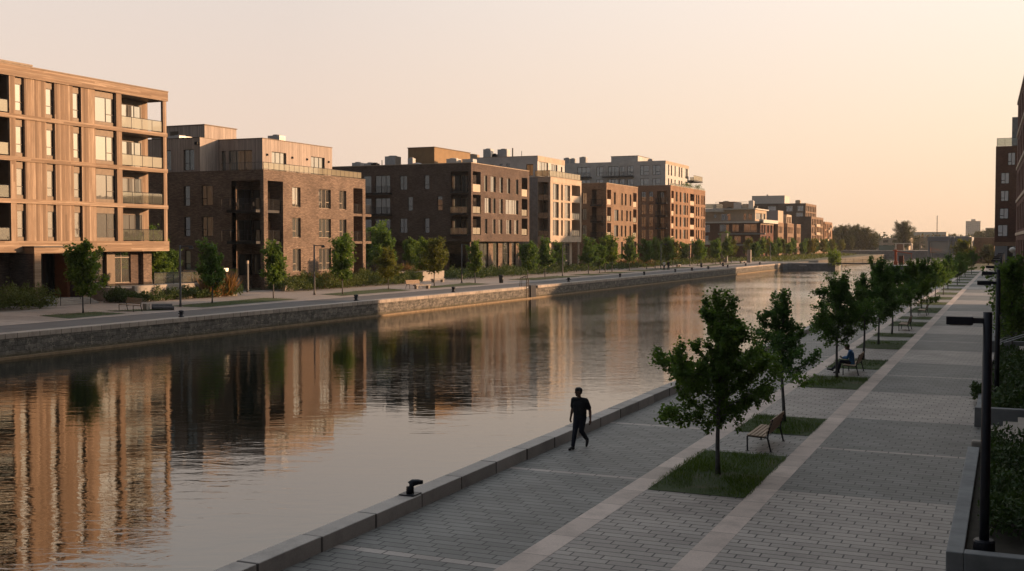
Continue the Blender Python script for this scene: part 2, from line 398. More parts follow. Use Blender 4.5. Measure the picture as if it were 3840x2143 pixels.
gl = N(nt, 'ShaderNodeBsdfGlossy'); gl.inputs['Roughness'].default_value = 0.02; gl.inputs['Color'].default_value = (0.96, 0.95, 0.93, 1)
L(nt, rough_, gl.inputs['Roughness'])
L(nt, bp.outputs[0], gl.inputs['Normal'])
df = N(nt, 'ShaderNodeBsdfDiffuse'); df.inputs[0].default_value = (0.006, 0.009, 0.006, 1)
fr = N(nt, 'ShaderNodeFresnel'); fr.inputs['IOR'].default_value = 1.33; L(nt, bp.outputs[0], fr.inputs['Normal'])
fac = math_n(nt, 'MINIMUM', math_n(nt, 'ADD', math_n(nt, 'MULTIPLY', math_n(nt, 'POWER', fr.outputs[0], 2.0), 0.74), math_n(nt, 'ADD', 0.29, math_n(nt, 'MULTIPLY', ruf, 0.4))), 1.0)
mx = N(nt, 'ShaderNodeMixShader'); L(nt, fac, mx.inputs[0]); L(nt, df.outputs[0], mx.inputs[1]); L(nt, gl.outputs[0], mx.inputs[2])
L(nt, mx.outputs[0], nt.nodes['Material Output'].inputs['Surface'])
MT['water'] = m
sheet('canal_water', [(-12.2, -40), (-12.2, 262), (-8, 262), (-8, 512), (-60, 512), (-60, 284), (-51.2, 284), (-51.2, -40)], ZW, m)

# ground sheet with the canal left open
ground_m = mat_plain('earth_and_grass', (0.10, 0.10, 0.055), 0.95, 0, 0.35, 0.08)
mb = MB()
BIG = 6000
for (x0, x1, y0, y1, z) in ((-BIG, -50.9, -400, 284, ZF - 0.03), (-BIG, -50.5, 284, 512, ZF - 0.03), (-11.9, BIG, -400, 512, -0.03), (-BIG, BIG, 512, BIG, -0.03)):
    mb.face([(x0, y0, z), (x1, y0, z), (x1, y1, z), (x0, y1, z)])
mb.face([(-61, -41, -3), (-7, -41, -3), (-7, 513, -3), (-61, 513, -3)])
kind(mb.build('ground', ground_m), 'structure')

# ---- paving of the near promenade
def mat_pave(name, light, dark, bands):
    m, nt, b = new_mat(name)
    g = N(nt, 'ShaderNodeNewGeometry'); sp = N(nt, 'ShaderNodeSeparateXYZ'); L(nt, g.outputs['Position'], sp.inputs[0])
    y = sp.outputs[1]; row = math_n(nt, 'FLOOR', math_n(nt, 'DIVIDE', y, 0.27))
    cv = N(nt, 'ShaderNodeCombineXYZ'); L(nt, math_n(nt, 'ADD', sp.outputs[0], math_n(nt, 'MULTIPLY', row, 0.195)), cv.inputs[0]); L(nt, y, cv.inputs[1])
    br = brickn(nt, cv.outputs[0], 0.61, 0.27, 0.016, (0.84, 0.84, 0.84), (1.12, 1.12, 1.12), (0.2, 0.2, 0.22), 0.0, 0.1)
    off, per, dk, line = bands
    # snap to courses so that the bands end on a joint
    ys = math_n(nt, 'MULTIPLY', row, 0.27)
    t = math_n(nt, 'FLOORED_MODULO', math_n(nt, 'SUBTRACT', ys, off), per)
    isdark = math_n(nt, 'LESS_THAN', t, dk)
    isline = math_n(nt, 'LESS_THAN', math_n(nt, 'ABSOLUTE', math_n(nt, 'SUBTRACT', t, line)), 0.136)
    c = mixc(nt, isdark, light, dark); c = mixc(nt, isline, c, light)
    c = mixc(nt, 1.0, c, br.outputs['Color'], 'MULTIPLY')
    f1 = noise(nt, g.outputs['Position'], 0.5, 5, 0.65); f2 = noise(nt, g.outputs['Position'], 14, 3, 0.7)
    c = mixc(nt, 1.0, c, ramp(nt, f1, [(0.3, 0.78), (0.7, 1.12)]), 'MULTIPLY')
    c = mixc(nt, 1.0, c, ramp(nt, f2, [(0.3, 0.9), (0.7, 1.08)]), 'MULTIPLY')
    st = noise(nt, g.outputs['Position'], 1.7, 6, 0.72, 0.6)
    c = mixc(nt, ramp(nt, st, [(0.60, 0.0), (0.70, 0.45)]), c, (0.08, 0.075, 0.068))
    gum = noise(nt, g.outputs['Position'], 5.5, 1, 0.4)
    c = mixc(nt, ramp(nt, gum, [(0.775, 0.0), (0.79, 0.6)]), c, (0.1, 0.095, 0.09))
    L(nt, c, b.inputs['Base Color']); b.inputs['Roughness'].default_value = 0.62; b.inputs['Specular IOR Level'].default_value = 0.35
    bump(nt, b, math_n(nt, 'ADD', math_n(nt, 'MULTIPLY', br.outputs['Fac'], -1.0), math_n(nt, 'MULTIPLY', f2, 0.12)), 0.5, 0.012)
    return m
pv_r = mat_pave('path_paving', (0.405, 0.365, 0.33), (0.195, 0.196, 0.185), (26.9, 19.3, 12.0, 6.1))
pv_l = mat_pave('quay_paving', (0.39, 0.35, 0.32), (0.20, 0.2, 0.188), (19.2, 8.25, 8.4, 7.4))
pv_m = mat_pave('bench_bay_paving', (0.36, 0.325, 0.295), (0.29, 0.28, 0.262), (28.0, 19.0, 8.0, 60.0))
def rect(x0, x1, y0, y1): return [(x0, y0), (x1, y0), (x1, y1), (x0, y1)]
NEAR0, NEAR1 = -30, 262
sheet('quay_paving', rect(-11.95, -8.42, NEAR0, NEAR1), 0.0, pv_l)
sheet('tree_strip_paving', rect(-7.86, -5.52, NEAR0, NEAR1), 0.0, pv_m)
sheet('promenade_paving', rect(-4.98, -0.7, NEAR0, 300), 0.0, pv_r)
# pale granite strips
def mat_slab(name, col, plen, axis='Y', joint=0.012):
    m, nt, b = new_mat(name)
    g = N(nt, 'ShaderNodeNewGeometry'); sp = N(nt, 'ShaderNodeSeparateXYZ'); L(nt, g.outputs['Position'], sp.inputs[0])
    a = sp.outputs[1]
    fr = math_n(nt, 'FRACT', math_n(nt, 'DIVIDE', a, plen))
    j = math_n(nt, 'LESS_THAN', fr, joint / plen * 1.6)
    cell = math_n(nt, 'FLOOR', math_n(nt, 'DIVIDE', a, plen))
    wn = N(nt, 'ShaderNodeTexWhiteNoise', noise_dimensions='1D'); L(nt, cell, wn.inputs['W'])
    c = mixc(nt, 1.0, col, ramp(nt, wn.outputs['Value'], [(0, 0.84), (1, 1.12)]), 'MULTIPLY')
    f = noise(nt, g.outputs['Position'], 1.1, 6, 0.7); f2 = noise(nt, g.outputs['Position'], 24, 3, 0.7)
    c = mixc(nt, 1.0, c, ramp(nt, f, [(0.28, 0.66), (0.5, 1.0), (0.75, 1.15)]), 'MULTIPLY')
    c = mixc(nt, 1.0, c, ramp(nt, f2, [(0.3, 0.86), (0.7, 1.1)]), 'MULTIPLY')
    c = mixc(nt, j, c, tuple(x * 0.3 for x in col))
    L(nt, c, b.inputs['Base Color']); b.inputs['Roughness'].default_value = 0.7
    bump(nt, b, math_n(nt, 'ADD', math_n(nt, 'MULTIPLY', j, -1.0), math_n(nt, 'MULTIPLY', f2, 0.2)), 0.4, 0.012)
    return m
strip_m = mat_slab('granite_strip', (0.56, 0.46, 0.40), 1.5)
kerb_m = mat_slab('quay_coping_stone', (0.42, 0.38, 0.345), 2.0, joint=0.03)
cope_m = mat_slab('far_coping_stone', (0.40, 0.34, 0.29), 1.6, joint=0.03)
sheet('granite_strip', rect(-8.42, -7.86, NEAR0, NEAR1), 0.004, strip_m)
sheet('granite_strip', rect(-5.52, -4.98, NEAR0, 300), 0.004, strip_m)
mb = MB(); y = NEAR0; i = 0
while y < NEAR1:
    e = min(y + 1.993, NEAR1); dx = rnd.uniform(-0.012, 0.012); dz = rnd.uniform(-0.008, 0.008)
    mb.box(-12.38 + dx, -11.92 + dx, y, e, -0.05, 0.30 + dz); y += 2.0
o = mb.build('quay_kerb', kerb_m, bevel=0.018); tag(o, 'low grey stone kerb along the edge of the near quay', 'kerb')
# quay wall under it
mat_wall_m, nt, b = new_mat('old_canal_masonry')
v = wallvec(nt)
dn = N(nt, 'ShaderNodeTexNoise'); dn.inputs['Scale'].default_value = 1.1; dn.inputs['Detail'].default_value = 3; L(nt, v, dn.inputs['Vector'])
vm = N(nt, 'ShaderNodeVectorMath', operation='SCALE'); vm.inputs['Scale'].default_value = 0.22; L(nt, dn.outputs['Color'], vm.inputs[0])
va = N(nt, 'ShaderNodeVectorMath', operation='ADD'); L(nt, v, va.inputs[0]); L(nt, vm.outputs[0], va.inputs[1])
br = brickn(nt, va.outputs[0], 0.85, 0.26, 0.016, (0.085, 0.08, 0.07), (0.17, 0.155, 0.135), (0.06, 0.055, 0.048), 0.42, 0.3)
f = noise(nt, v, 2.2, 6, 0.75)
c = mixc(nt, 1.0, br.outputs['Color'], ramp(nt, f, [(0.34, 0.35), (0.5, 1.0), (0.66, 1.6)]), 'MULTIPLY')
pale = noise(nt, v, 1.3, 5, 0.7); pm = ramp(nt, pale, [(0.51, 0.0), (0.57, 1.0)])
lime = math_n(nt, 'MULTIPLY', pm, math_n(nt, 'ADD', math_n(nt, 'MULTIPLY', br.outputs['Fac'], 0.8), math_n(nt, 'MULTIPLY', ramp(nt, noise(nt, v, 7, 4, 0.7), [(0.5, 0.0), (0.6, 0.55)]), 1.0)))
c = mixc(nt, lime, c, (0.42, 0.37, 0.30))
sp = N(nt, 'ShaderNodeSeparateXYZ'); L(nt, v, sp.inputs[0])
lowz = N(nt, 'ShaderNodeMapRange'); L(nt, sp.outputs[1], lowz.inputs[0]); lowz.inputs[1].default_value = -0.18; lowz.inputs[2].default_value = -0.42
c = mixc(nt, math_n(nt, 'MULTIPLY', lowz.outputs[0], 0.7), c, (0.085, 0.07, 0.03))
L(nt, c, b.inputs['Base Color']); b.inputs['Roughness'].default_value = 0.85
bump(nt, b, math_n(nt, 'ADD', math_n(nt, 'MULTIPLY', br.outputs['Fac'], -1.0), f), 0.8, 0.04)
MT['masonry'] = mat_wall_m
o = MB().box(-12.34, -11.95, NEAR0, NEAR1, -3, -0.05).build('quay_wall', mat_wall_m); tag(o, 'stone retaining wall of the near quay below its kerb', 'wall')
# far canal wall: masonry, ledge, coping stones
mb = MB()
mb.box(-51.6, -50.8, -60, 119.97, -3, ZF - 0.30); mb.box(-51.6, -50.8, 121.54, 276.5, -3, ZF - 0.30)
mb.box(-51.6, -51.45, 119.97, 121.54, -3, ZF - 0.30, 1)
mb.box(-50.9, -50.55, -60, 276.5, -3, ZW + 0.13, 2)
cw = empty('canal_wall', (-51, 60, ZW), 'long old stone retaining wall of the far canal bank', 'wall')
mb.build('masonry', [mat_wall_m, MT['dkmetal'], mat_plain('wet_ledge', (0.24, 0.17, 0.10), 0.7, 0, 0.3, 2)], cw)
mb = MB(); y = -60
while y < 276:
    e = min(y + 1.585, 276.4)
    if not (119.9 < y + 0.8 < 121.6):
        dx = rnd.uniform(-0.015, 0.015); dz = rnd.uniform(-0.006, 0.006)
        mb.box(-51.62 + dx, -50.76 + dx, y, e, ZF - 0.297, ZF + dz)
    y += 1.6
mb.build('coping', cope_m, cw, bevel=0.02)
# far bank surfaces
asphalt = mat_plain('far_asphalt', (0.125, 0.118, 0.115), 0.8, 0, 0.16, 0.6, 0.1)
walk = mat_slab('far_concrete_walk', (0.36, 0.305, 0.265), 3.0, joint=0.02)
sheet('quay_path', rect(-56.0, -51.63, -60, 300), ZF - 0.01, asphalt)
sheet('concrete_edging', rect(-56.35, -56.0, -60, 300), ZF, strip_m)
sheet('concrete_walk', rect(-72.5, -56.35, -60, 300), ZF - 0.008, walk)
# ------------------------------------------------------------------ facade system
# a facade is a vertical plane: ax 'X' -> plane x=p, faces +X, u=y ; ax 'Y' -> plane y=p, faces -Y, u=x
def P3(ax, p, u, d, z):
    """point on the facade at u, z, d metres inside the wall"""
    return (p - d, u, z) if ax == 'X' else (u, p + d, z)
def fbox(mb, ax, p, u0, u1, d0, d1, z0, z1, mi=0):
    a = P3(ax, p, u0, d0, z0); b = P3(ax, p, u1, d1, z1)
    mb.box(a[0], b[0], a[1], b[1], z0, z1, mi)
def wall(mb, ax, p, u0, u1, z0, z1, ops, mi=0):
    """ops: (ua, ub, za, zb, depth) ; depth 0 -> open without reveals"""
    us = sorted(set([u0, u1] + [x for o in ops for x in (o[0], o[1]) if u0 < x < u1]))
    zs = sorted(set([z0, z1] + [x for o in ops for x in (o[2], o[3]) if z0 < x < z1]))
    for i in range(len(us) - 1):
        zrun = None
        for j in range(len(zs) - 1):
            uc = (us[i] + us[i+1]) / 2; zc = (zs[j] + zs[j+1]) / 2
            hole = any(o[0] < uc < o[1] and o[2] < zc < o[3] for o in ops)
            if not hole and zrun is None: zrun = zs[j]
            if zrun is not None and (hole or j == len(zs) - 2):
                zt = zs[j] if hole else zs[j+1]
                mb.face([P3(ax, p, us[i], 0, zrun), P3(ax, p, us[i+1], 0, zrun), P3(ax, p, us[i+1], 0, zt), P3(ax, p, us[i], 0, zt)], mi)
                zrun = None
    for o in ops:
        ua, ub, za, zb, d = o[:5]
        if d <= 0: continue
        q = [(ua, za), (ub, za), (ub, zb), (ua, zb)]
        skip = o[5] if len(o) > 5 else ''
        for k, nm in enumerate('bRtL'):
            if nm in skip: continue
            (a, s), (c, t) = q[k], q[(k + 1) % 4]
            mb.face([P3(ax, p, a, 0, s), P3(ax, p, c, 0, t), P3(ax, p, c, d, t), P3(ax, p, a, d, s)], mi)
        if d > 0.6:   # a loggia has a back wall
            mb.face([P3(ax, p, ua, d, za), P3(ax, p, ub, d, za), P3(ax, p, ub, d, zb), P3(ax, p, ua, d, zb)], mi)
def window(parent, ax, p, ua, ub, za, zb, d, split=(0.5,), trans=(), frame='frame', glass='glass', name='window', t=0.05, sill=False):
    """frame with mullions (fractions of width) and transoms ((fraction0,fraction1,height fraction))"""
    mb = MB(); w = ub - ua; h = zb - za
    fbox(mb, ax, p, ua, ua + t, d - 0.07, d, za, zb); fbox(mb, ax, p, ub - t, ub, d - 0.07, d, za, zb)
    fbox(mb, ax, p, ua + t, ub - t, d - 0.07, d, za, za + t); fbox(mb, ax, p, ua + t, ub - t, d - 0.07, d, zb - t, zb)
    for s in split: fbox(mb, ax, p, ua + w * s - t * 0.6, ua + w * s + t * 0.6, d - 0.068, d - 0.002, za + t, zb - t)
    for a, c, s in trans: fbox(mb, ax, p, ua + w * a + t * 0.6, ua + w * c - t * 0.6, d - 0.066, d - 0.004, za + h * s - t * 0.6, za + h * s + t * 0.6)
    if sill: fbox(mb, ax, p, ua - 0.04, ub + 0.04, -0.05, d - 0.07, za - 0.06, za + 0.004)
    f = mb.build(name, MT[frame], parent)
    g = MB(); fbox(g, ax, p, ua + t * 0.5, ub - t * 0.5, d - 0.03, d - 0.012, za + t * 0.5, zb - t * 0.5)
    g.build('pane', MT[glass], f)
    return f
def railing(parent, ax, p, pts, z0, h, style='glass', name='railing', post=1.2):
    """railing along a list of (u, d) points"""
    mb = MB(); gl = MB()
    for (ua, da), (ub, db) in zip(pts, pts[1:]):
        A = Vector(P3(ax, p, ua, da, z0)); B = Vector(P3(ax, p, ub, db, z0)); ln = (B - A).length
        n = max(1, round(ln / post))
        mb.tube([A + Vector((0, 0, h)), B + Vector((0, 0, h))], 0.025, 4)
        mb.tube([A + Vector((0, 0, 0.08)), B + Vector((0, 0, 0.08))], 0.018, 4)
        for i in range(n + 1):
            q = A + (B - A) * (i / n); mb.box(q.x - 0.02, q.x + 0.02, q.y - 0.02, q.y + 0.02, z0, z0 + h)
        if style == 'bars':
            k = max(2, round(ln / 0.13))
            for i in range(k):
                q = A + (B - A) * ((i + 0.5) / k); mb.box(q.x - 0.008, q.x + 0.008, q.y - 0.008, q.y + 0.008, z0 + 0.08, z0 + h)
        elif style == 'wires':
            for i in range(1, 9):
                mb.tube([A + Vector((0, 0, 0.08 + (h - 0.1) * i / 9)), B + Vector((0, 0, 0.08 + (h - 0.1) * i / 9))], 0.009, 3, 0, False)
        else:
            a = (B - A).normalized(); nn = Vector((-a.y, a.x, 0)) * 0.006
            q = [A + nn, B + nn, B - nn, A - nn]
            gl.prism([(v.x, v.y) for v in q], z0 + 0.1, z0 + h - 0.03)
    f = mb.build(name, MT['dkmetal'] if style != 'bars_lt' else MT['frame_lt'], parent)
    if gl.v: gl.build('glass_panel', MT['railfrost' if style == 'frost' else 'railglass'], f)
    return f
def solid_panel(parent, ax, p, ua, ub, z0, h, mat='pale_panel', d=0.06):
    mb = MB(); fbox(mb, ax, p, ua, ub, d, d + 0.04, z0 + 0.05, z0 + h); return mb.build('balcony_panel', MT[mat], parent)
def roof_cap(mb, x0, x1, y0, y1, z, h=0.12, o=0.06, mi=0, t=0.3):
    """parapet coping as a ring"""
    mb.box(x0 - o, x1 + o, y0 - o, y0 + t, z, z + h, mi); mb.box(x0 - o, x1 + o, y1 - t, y1 + o, z, z + h, mi)
    mb.box(x1 - t, x1 + o, y0 + t, y1 - t, z, z + h, mi); mb.box(x0 - o, x0 + t, y0 + t, y1 - t, z, z + h, mi)
def shell(mb, x0, x1, y0, y1, z0, z1, front, side, mi=0, far=True, top=True):
    wall(mb, 'X', x1, y0, y1, z0, z1, front, mi); wall(mb, 'Y', y0, x0, x1, z0, z1, side, mi)
    if far: mb.face([(x0, y1, z0), (x1, y1, z0), (x1, y1, z1), (x0, y1, z1)], mi)
    mb.face([(x0, y0, z0), (x0, y1, z0), (x0, y1, z1), (x0, y0, z1)], mi)
    mb.face([(x0, y0, z0), (x1, y0, z0), (x1, y1, z0), (x0, y1, z0)], mi)
    if top: mb.face([(x0 + .02, y0 + .02, z1 - 0.25), (x1 - .02, y0 + .02, z1 - 0.25), (x1 - .02, y1 - .02, z1 - 0.25), (x0 + .02, y1 - .02, z1 - 0.25)], mi + 1)
def hvac(parent, x, y, z, sx=1.4, sy=1.2, h=1.1, mat='galv', fan=True):
    mb = MB(); mb.box(x - sx/2, x + sx/2, y - sy/2, y + sy/2, z + 0.12, z + h)
    for a in (-1, 1): mb.box(x + a * sx * .35 - .06, x + a * sx * .35 + .06, y - sy/2, y + sy/2, z, z + 0.12)
    for i in range(5): mb.box(x + sx/2, x + sx/2 + 0.02, y - sy * .42, y + sy * .42, z + 0.25 + i * (h - .4) / 5, z + 0.25 + (i + .5) * (h - .4) / 5)
    if fan: mb.lathe([(min(sx, sy) * .36, z + h), (min(sx, sy) * .38, z + h + 0.12), (min(sx, sy) * .3, z + h + 0.14)], x, y, 14)
    return mb.build('rooftop_unit', MT[mat], parent)
def balcony(parent, ax, p, ua, ub, d0, d1, z, t=0.28, mat='dkmetal'):
    mb = MB(); fbox(mb, ax, p, ua, ub, d0, d1, z - t, z); return mb.build('balcony', MT[mat], parent)
def furniture(parent, x, y, z, rz=0.0):
    mb = MB(); c, s = math.cos(rz), math.sin(rz)
    def bx(a, b, cc, d, e, f):
        pts = [(a, cc), (b, cc), (b, d), (a, d)]
        mb.prism([(x + px * c - py * s, y + px * s + py * c) for px, py in pts], z + e, z + f)
    bx(-.35, .35, -.3, .3, .70, .73); bx(-.03, .03, -.03, .03, 0, .70)
    for k in (-1, 1):
        o = k * .75
        bx(o - .22, o + .22, -.22, .22, .42, .45); bx(o + k * .2 - .02, o + k * .2 + .02, -.22, .22, .45, .85)
        for a in (-.2, .2):
            for b in (-.2, .2): bx(o + a - .015, o + a + .015, b - .015, b + .015, 0, .42)
    t = mb.build('balcony_table_set', MT['dkmetal']); tag(t, 'small dark table with two chairs on ' + parent, 'table', 'tables and chairs out on the balconies'); return t

# ================================================================== 1. cedar clad block (left edge)
XF = -72.0
b1 = empty('apartment_block', (XF, 75, ZF), 'five storey cedar clad apartment block at the left edge of the canal row', 'building')
Y0 = 44.0; Y1 = 83.52
FZ = [6.02 + 3.345 * i for i in range(4)]
mb = MB()
# carcass behind the cladding (with roof), windows sit in it
segs = []; y = 65.46
RC = 0.29                                            # carcass face behind the beams
XB = XF - RC
pat = [('w', 66.06, 67.0), ('w', 69.2, 70.12), ('w', 72.1, 73.02), ('v', 74.6, 77.05)]
pat2 = [('w', 50.0, 51.0), ('w', 53.2, 54.1), ('v', 56.2, 58.6)]
ops = []
for z in FZ:
    for k, a, b_ in pat + pat2: ops.append((a, b_, z + 0.3, z + 2.42, 0.10))
    ops.append((59.6, 65.46, z, z + 2.98, 2.3)); ops.append((77.71, Y1, z, z + 2.98, 2.0, 'R'))
wall(mb, 'X', XB, Y0, Y1, 5.1, 19.9, ops, 0)
fs = [(XB - 2.0, XB, z, z + 2.98, 0) for z in FZ]
mb.face([(-96, Y1, 5.1), (XB - 2.0, Y1, 5.1), (XB - 2.0, Y1, 19.85), (-96, Y1, 19.85)], 0)
for z in [5.1] + [f + 2.98 for f in FZ]:
    mb.face([(XB - 2.0, Y1, z), (XB, Y1, z), (XB, Y1, z + (0.92 if z < 5.5 else 0.365)), (XB - 2.0, Y1, z + (0.92 if z < 5.5 else 0.365))], 0)
mb.face([(-96, Y0, .8), (-72.5, Y0, .8), (-72.5, Y0, 19.85), (-96, Y0, 19.85)], 0)
mb.face([(-96, Y0, 19.6), (XB, Y0, 19.6), (XB, Y1, 19.6), (-96, Y1, 19.6)], 1)
mb.face([(-96, Y0, 5.1), (XB, Y0, 5.1), (XB, Y1, 5.1), (-96, Y1, 5.1)], 0)
mb.build('wall', [MT['bronze'], MT['roof']], b1)
mb = MB()
for z in FZ[1:]: mb.box(XB + 0.002, XF, Y0, Y1 + 0.05, z - 0.36, z)
mb.box(XB + 0.002, XF + 0.02, Y0, Y1 + 0.1, 5.1, 6.02)
mb.box(XB + 0.002, XF + 0.05, Y0, Y1 + 0.12, FZ[3] + 2.95, 19.86)
for z in FZ[1:]: mb.box(XB - 2.0, XB, Y1 - 0.01, Y1 + 0.05, z - 0.36, z)
mb.box(XB - 2.0, XB, Y1 - 0.01, Y1 + 0.1, 5.1, 6.02); mb.box(XB - 2.0, XB, Y1 - 0.01, Y1 + 0.12, FZ[3] + 2.95, 19.86)
mb.build('timber_beams', MT['wood_h'], b1)
mb = MB(); mb.box(-96, XF + 0.09, Y0, Y1 + 0.17, 19.864, 19.95); mb.build('roof_coping', MT['bronze'], b1)
for z in FZ:
    zt = z + 2.98 if z < FZ[3] - .1 else z + 2.945
    for a, b_ in ((67.0, 69.2), (70.12, 72.1), (73.02, 74.6), (51.0, 53.2), (54.1, 56.2)):
        mb = MB(); mb.box(XB + 0.003, XF - 0.10, a, b_, z + 0.003, zt); mb.build('cladding_panel', MT['wood'], b1)
    for a, b_ in ((65.46, 66.05), (77.06, 77.71), (83.03, 83.5), (58.62, 59.6)):
        mb = MB(); mb.box(XB + (0.003 if b_ < 83 else 0), XF - 0.04, a, b_, z + 0.003, zt); mb.build('timber_post', MT['wood'], b1)
    mb = MB(); mb.box(XB - 2.6, XB - 1.996, 82.75, 83.5, z + .003, zt); mb.build('timber_post', MT['wood'], b1)
    for k, a, b_ in pat + pat2:
        if k == 'w': window(b1, 'X', XB, a + .005, b_ - .005, z + .3, z + 2.42, 0.09, (), ((0, 1, 0.33),), glass='glass_hi' if z > 12 else 'glass')
        else: window(b1, 'X', XB, a + .005, b_ - .005, z + .3, z + 2.42, 0.09, (0.6,), ((0.6, 1, 0.33),), glass='glass_hi' if z > 12 else 'glass')
    for (a, b_, gate) in ((80.0, 82.5, 1), (60.5, 63.6, 0)):
        window(b1, 'X', XB, a, b_, z + 0.03, z + 2.45, 1.99, (0.36, 0.66), (), 'frame', 'glass_hi' if z > 12 else 'glass_lo', 'sliding_door')
    railing(b1, 'X', XF, [(77.75, 0.16), (83.0, 0.16)], z + .0, 1.05, 'frost' if z > 12 else 'glass')
    railing(b1, 'X', XF, [(60.0, 0.16), (65.4, 0.16)], z + .0, 1.05, 'frost' if z > 12 else 'glass')
furniture('the second floor corner balcony of the cedar block', -73.4, 80.2, FZ[1], 1.2)
furniture('the first floor corner balcony of the cedar block', -73.4, 80.6, FZ[0], 1.5)
# rooftop box
mb = MB(); mb.box(-84, -77.5, 60, 72.8, 19.6, 21.05); mb.box(-84.1, -77.4, 59.9, 72.9, 21.05, 21.2, 1); mb.build('roof_plant_room', [MT['cream'], MT['bronze']], b1)
# ground floor, set back under the beam
XG = -73.6
ops = [(58.0, 65.2, 1.3, 5.0, 0.25), (67.24, 71.6, 1.0, 5.0, 0.5), (74.5, 77.0, 2.35, 5.05, 0.12), (78.1, 80.3, 2.25, 5.05, 0.2), (48, 56, 1.3, 5, .25)]
mb = MB(); wall(mb, 'X', XG, Y0, 82.6, .8, 5.09, ops, 0)
mb.face([(XG, 82.6, .8), (-95, 82.6, .8), (-95, 82.6, 5.09), (XG, 82.6, 5.09)], 0); mb.build('ground_floor_wall', MT['brick_bk'], b1)
mb = MB(); mb.box(-73.9, -73.2, 81.5, 82.59, .8, 5.09); mb.box(-73.59, -73.35, 77.05, 78.05, .8, 5.09, 1); mb.build('corner_pier', [MT['brick_dk'], MT['bronze']], b1)
window(b1, 'X', XG, 58.0, 65.2, 1.3, 5.0, .24, (.3, .65), ((0, 1, .3),), glass='glass')
window(b1, 'X', XG, 48, 56, 1.3, 5.0, .24, (.3, .65), ((0, 1, .3),), glass='glass')
window(b1, 'X', XG, 74.5, 77.0, 2.35, 5.05, .11, (.6,), ((.6, 1, .3), (.6, 1, .75)), glass='glass_hi')
window(b1, 'X', XG, 78.1, 80.3, 2.25, 5.05, .19, (.5,), ((0, 1, .82),), 'frame_lt', 'glass_hi', 'terrace_door')
window(b1, 'X', XG, 67.3, 71.6, 1.05, 5.0, .49, (.3, .5, .72), ((.3, .72, .72),), glass='glass_lo', name='entrance_door')
# entrance porch: timber portal standing proud
mb = MB()
mb.box(-73.55, -71.0, 66.62, 67.24, .8, 5.02); mb.build('porch_wall', MT['brick_bk'], b1); MB().box(-73.55, -71.0, 71.62, 72.15, .8, 5.02).build('porch_wall', MT['brick_bk'], b1)
mb = MB(); mb.box(-70.998, -70.85, 66.60, 67.26, .8, 5.02); mb.box(-70.998, -70.85, 71.6, 72.17, .8, 5.02); mb.box(-73.55, -70.82, 66.55, 72.2, 5.023, 5.5)
mb.build('porch_portal', MT['wood_h'], b1)
mb = MB(); mb.box(-73.58, -70.7, 66.45, 72.3, 5.503, 5.6); mb.build('porch_roof', MT['dkmetal'], b1)
mb = MB(); mb.box(-73.5, -71.0, 67.243, 67.29, 1.5, 4.7); mb.build('porch_lining', mat_plain('orange_timber', (0.42, 0.17, 0.05), 0.6, 0, .2, 4), b1)
mb = MB(); mb.box(-73.58, -72.2, 71.3, 71.6, 1.2, 4.99); mb.build('porch_lining', mat_plain('rust_timber', (0.22, 0.085, 0.03), 0.6, 0, .2, 4), b1)
# terrace wall with glass rail, steps and handrails
tw = empty('terrace_wall', (-68, 80, ZF), 'low pale concrete terrace wall with a glass railing below the cedar block', 'wall')
mb = MB(); mb.box(-68.3, -68.0, 74.6, 87.2, ZF, 2.2); mb.box(-73.5, -68.3, 86.9, 87.2, ZF, 2.2); mb.box(-73.5, -68.3, 74.6, 86.9, ZF, 2.0)
mb.box(-67.8, -67.3, 84.9, 87.6, ZF, 2.0); mb.build('concrete', MT['concrete'], tw, bevel=0.015)
railing(tw, 'X', -68.15, [(77.2, 0), (87.1, 0), (87.1, 5.2)], 2.2, 1.05, 'glass', post=1.3)
st = MB()
for i in range(4): st.box(-72.7, -70.4 + 0.36 * (3 - i) - 0.3, 66.2, 72.3, ZF, ZF + 0.12 * (i + 1))
o = st.build('entrance_steps', MT['concrete'], None, bevel=0.01); tag(o, 'four shallow concrete steps up to the porch of the cedar block', 'steps')
for yy, w in ((67.7, 'left'), (70.9, 'right')):
    mb = MB(); mb.tube([(-69.3, yy, ZF), (-69.3, yy, ZF + .9), (-69.6, yy, ZF + 1.0), (-71.3, yy, ZF + 1.75), (-71.3, yy, ZF + .45)], 0.03, 6)
    mb.tube([(-70.4, yy, ZF + .2), (-70.4, yy, ZF + 1.32)], 0.022, 6)
    o = mb.build('step_handrail', MT['dkmetal']); tag(o, w + ' dark metal handrail on the steps of the cedar block', 'handrail', 'dark handrails of the cedar block steps')
o = MB().box(-69.7, -69.4, 66.0, 67.3, ZF, ZF + .75).build('cheek_wall', MT['concrete_b'], None, bevel=0.02); tag(o, 'small grey concrete wall left of the entrance steps', 'wall')

# ================================================================== 2. brown brick block with weathered timber top
b2 = empty('brick_apartment_block', (-73, 110, ZF), 'brown brick apartment block with a set back grey timber top storey', 'building')
X1 = -73.0; X0 = -97.0; YA = 99.66; YB = 120.43; ZT = 13.63
fr = [(100.39, 103.17, ZF, 12.55, 4.2, 'Lb'), (117.64, 119.77, ZF, 12.5, 2.4, 'b')]
wins = []
for zb, zt in ((9.84, 12.06), (6.45, 8.65), (2.67, 5.2)):
    wins += [(104.91, 106.5, zb, zt, 'n'), (110.16, 112.68, zb, zt, 'w'), (114.51, 116.06, zb, zt, 'n')]
fr += [(a, c, zb, zt, .28) for a, c, zb, zt, k in wins]
sw = []
for zb, zt in ((9.93, 12.14), (6.56, 8.72), (2.8, 5.0)):
    sw += [(-83.7, -82.85, zb, zt, 'n'), (-81.3, -79.74, zb, zt, 'w'), (-86.9, -86.1, zb, zt, 'n'), (-90.5, -89.0, zb, zt, 'w')]
sd_ = [(a, c, zb, zt, .22) for a, c, zb, zt, k in sw] + [(-77.2, -73.45, ZF, 12.55, 0)]
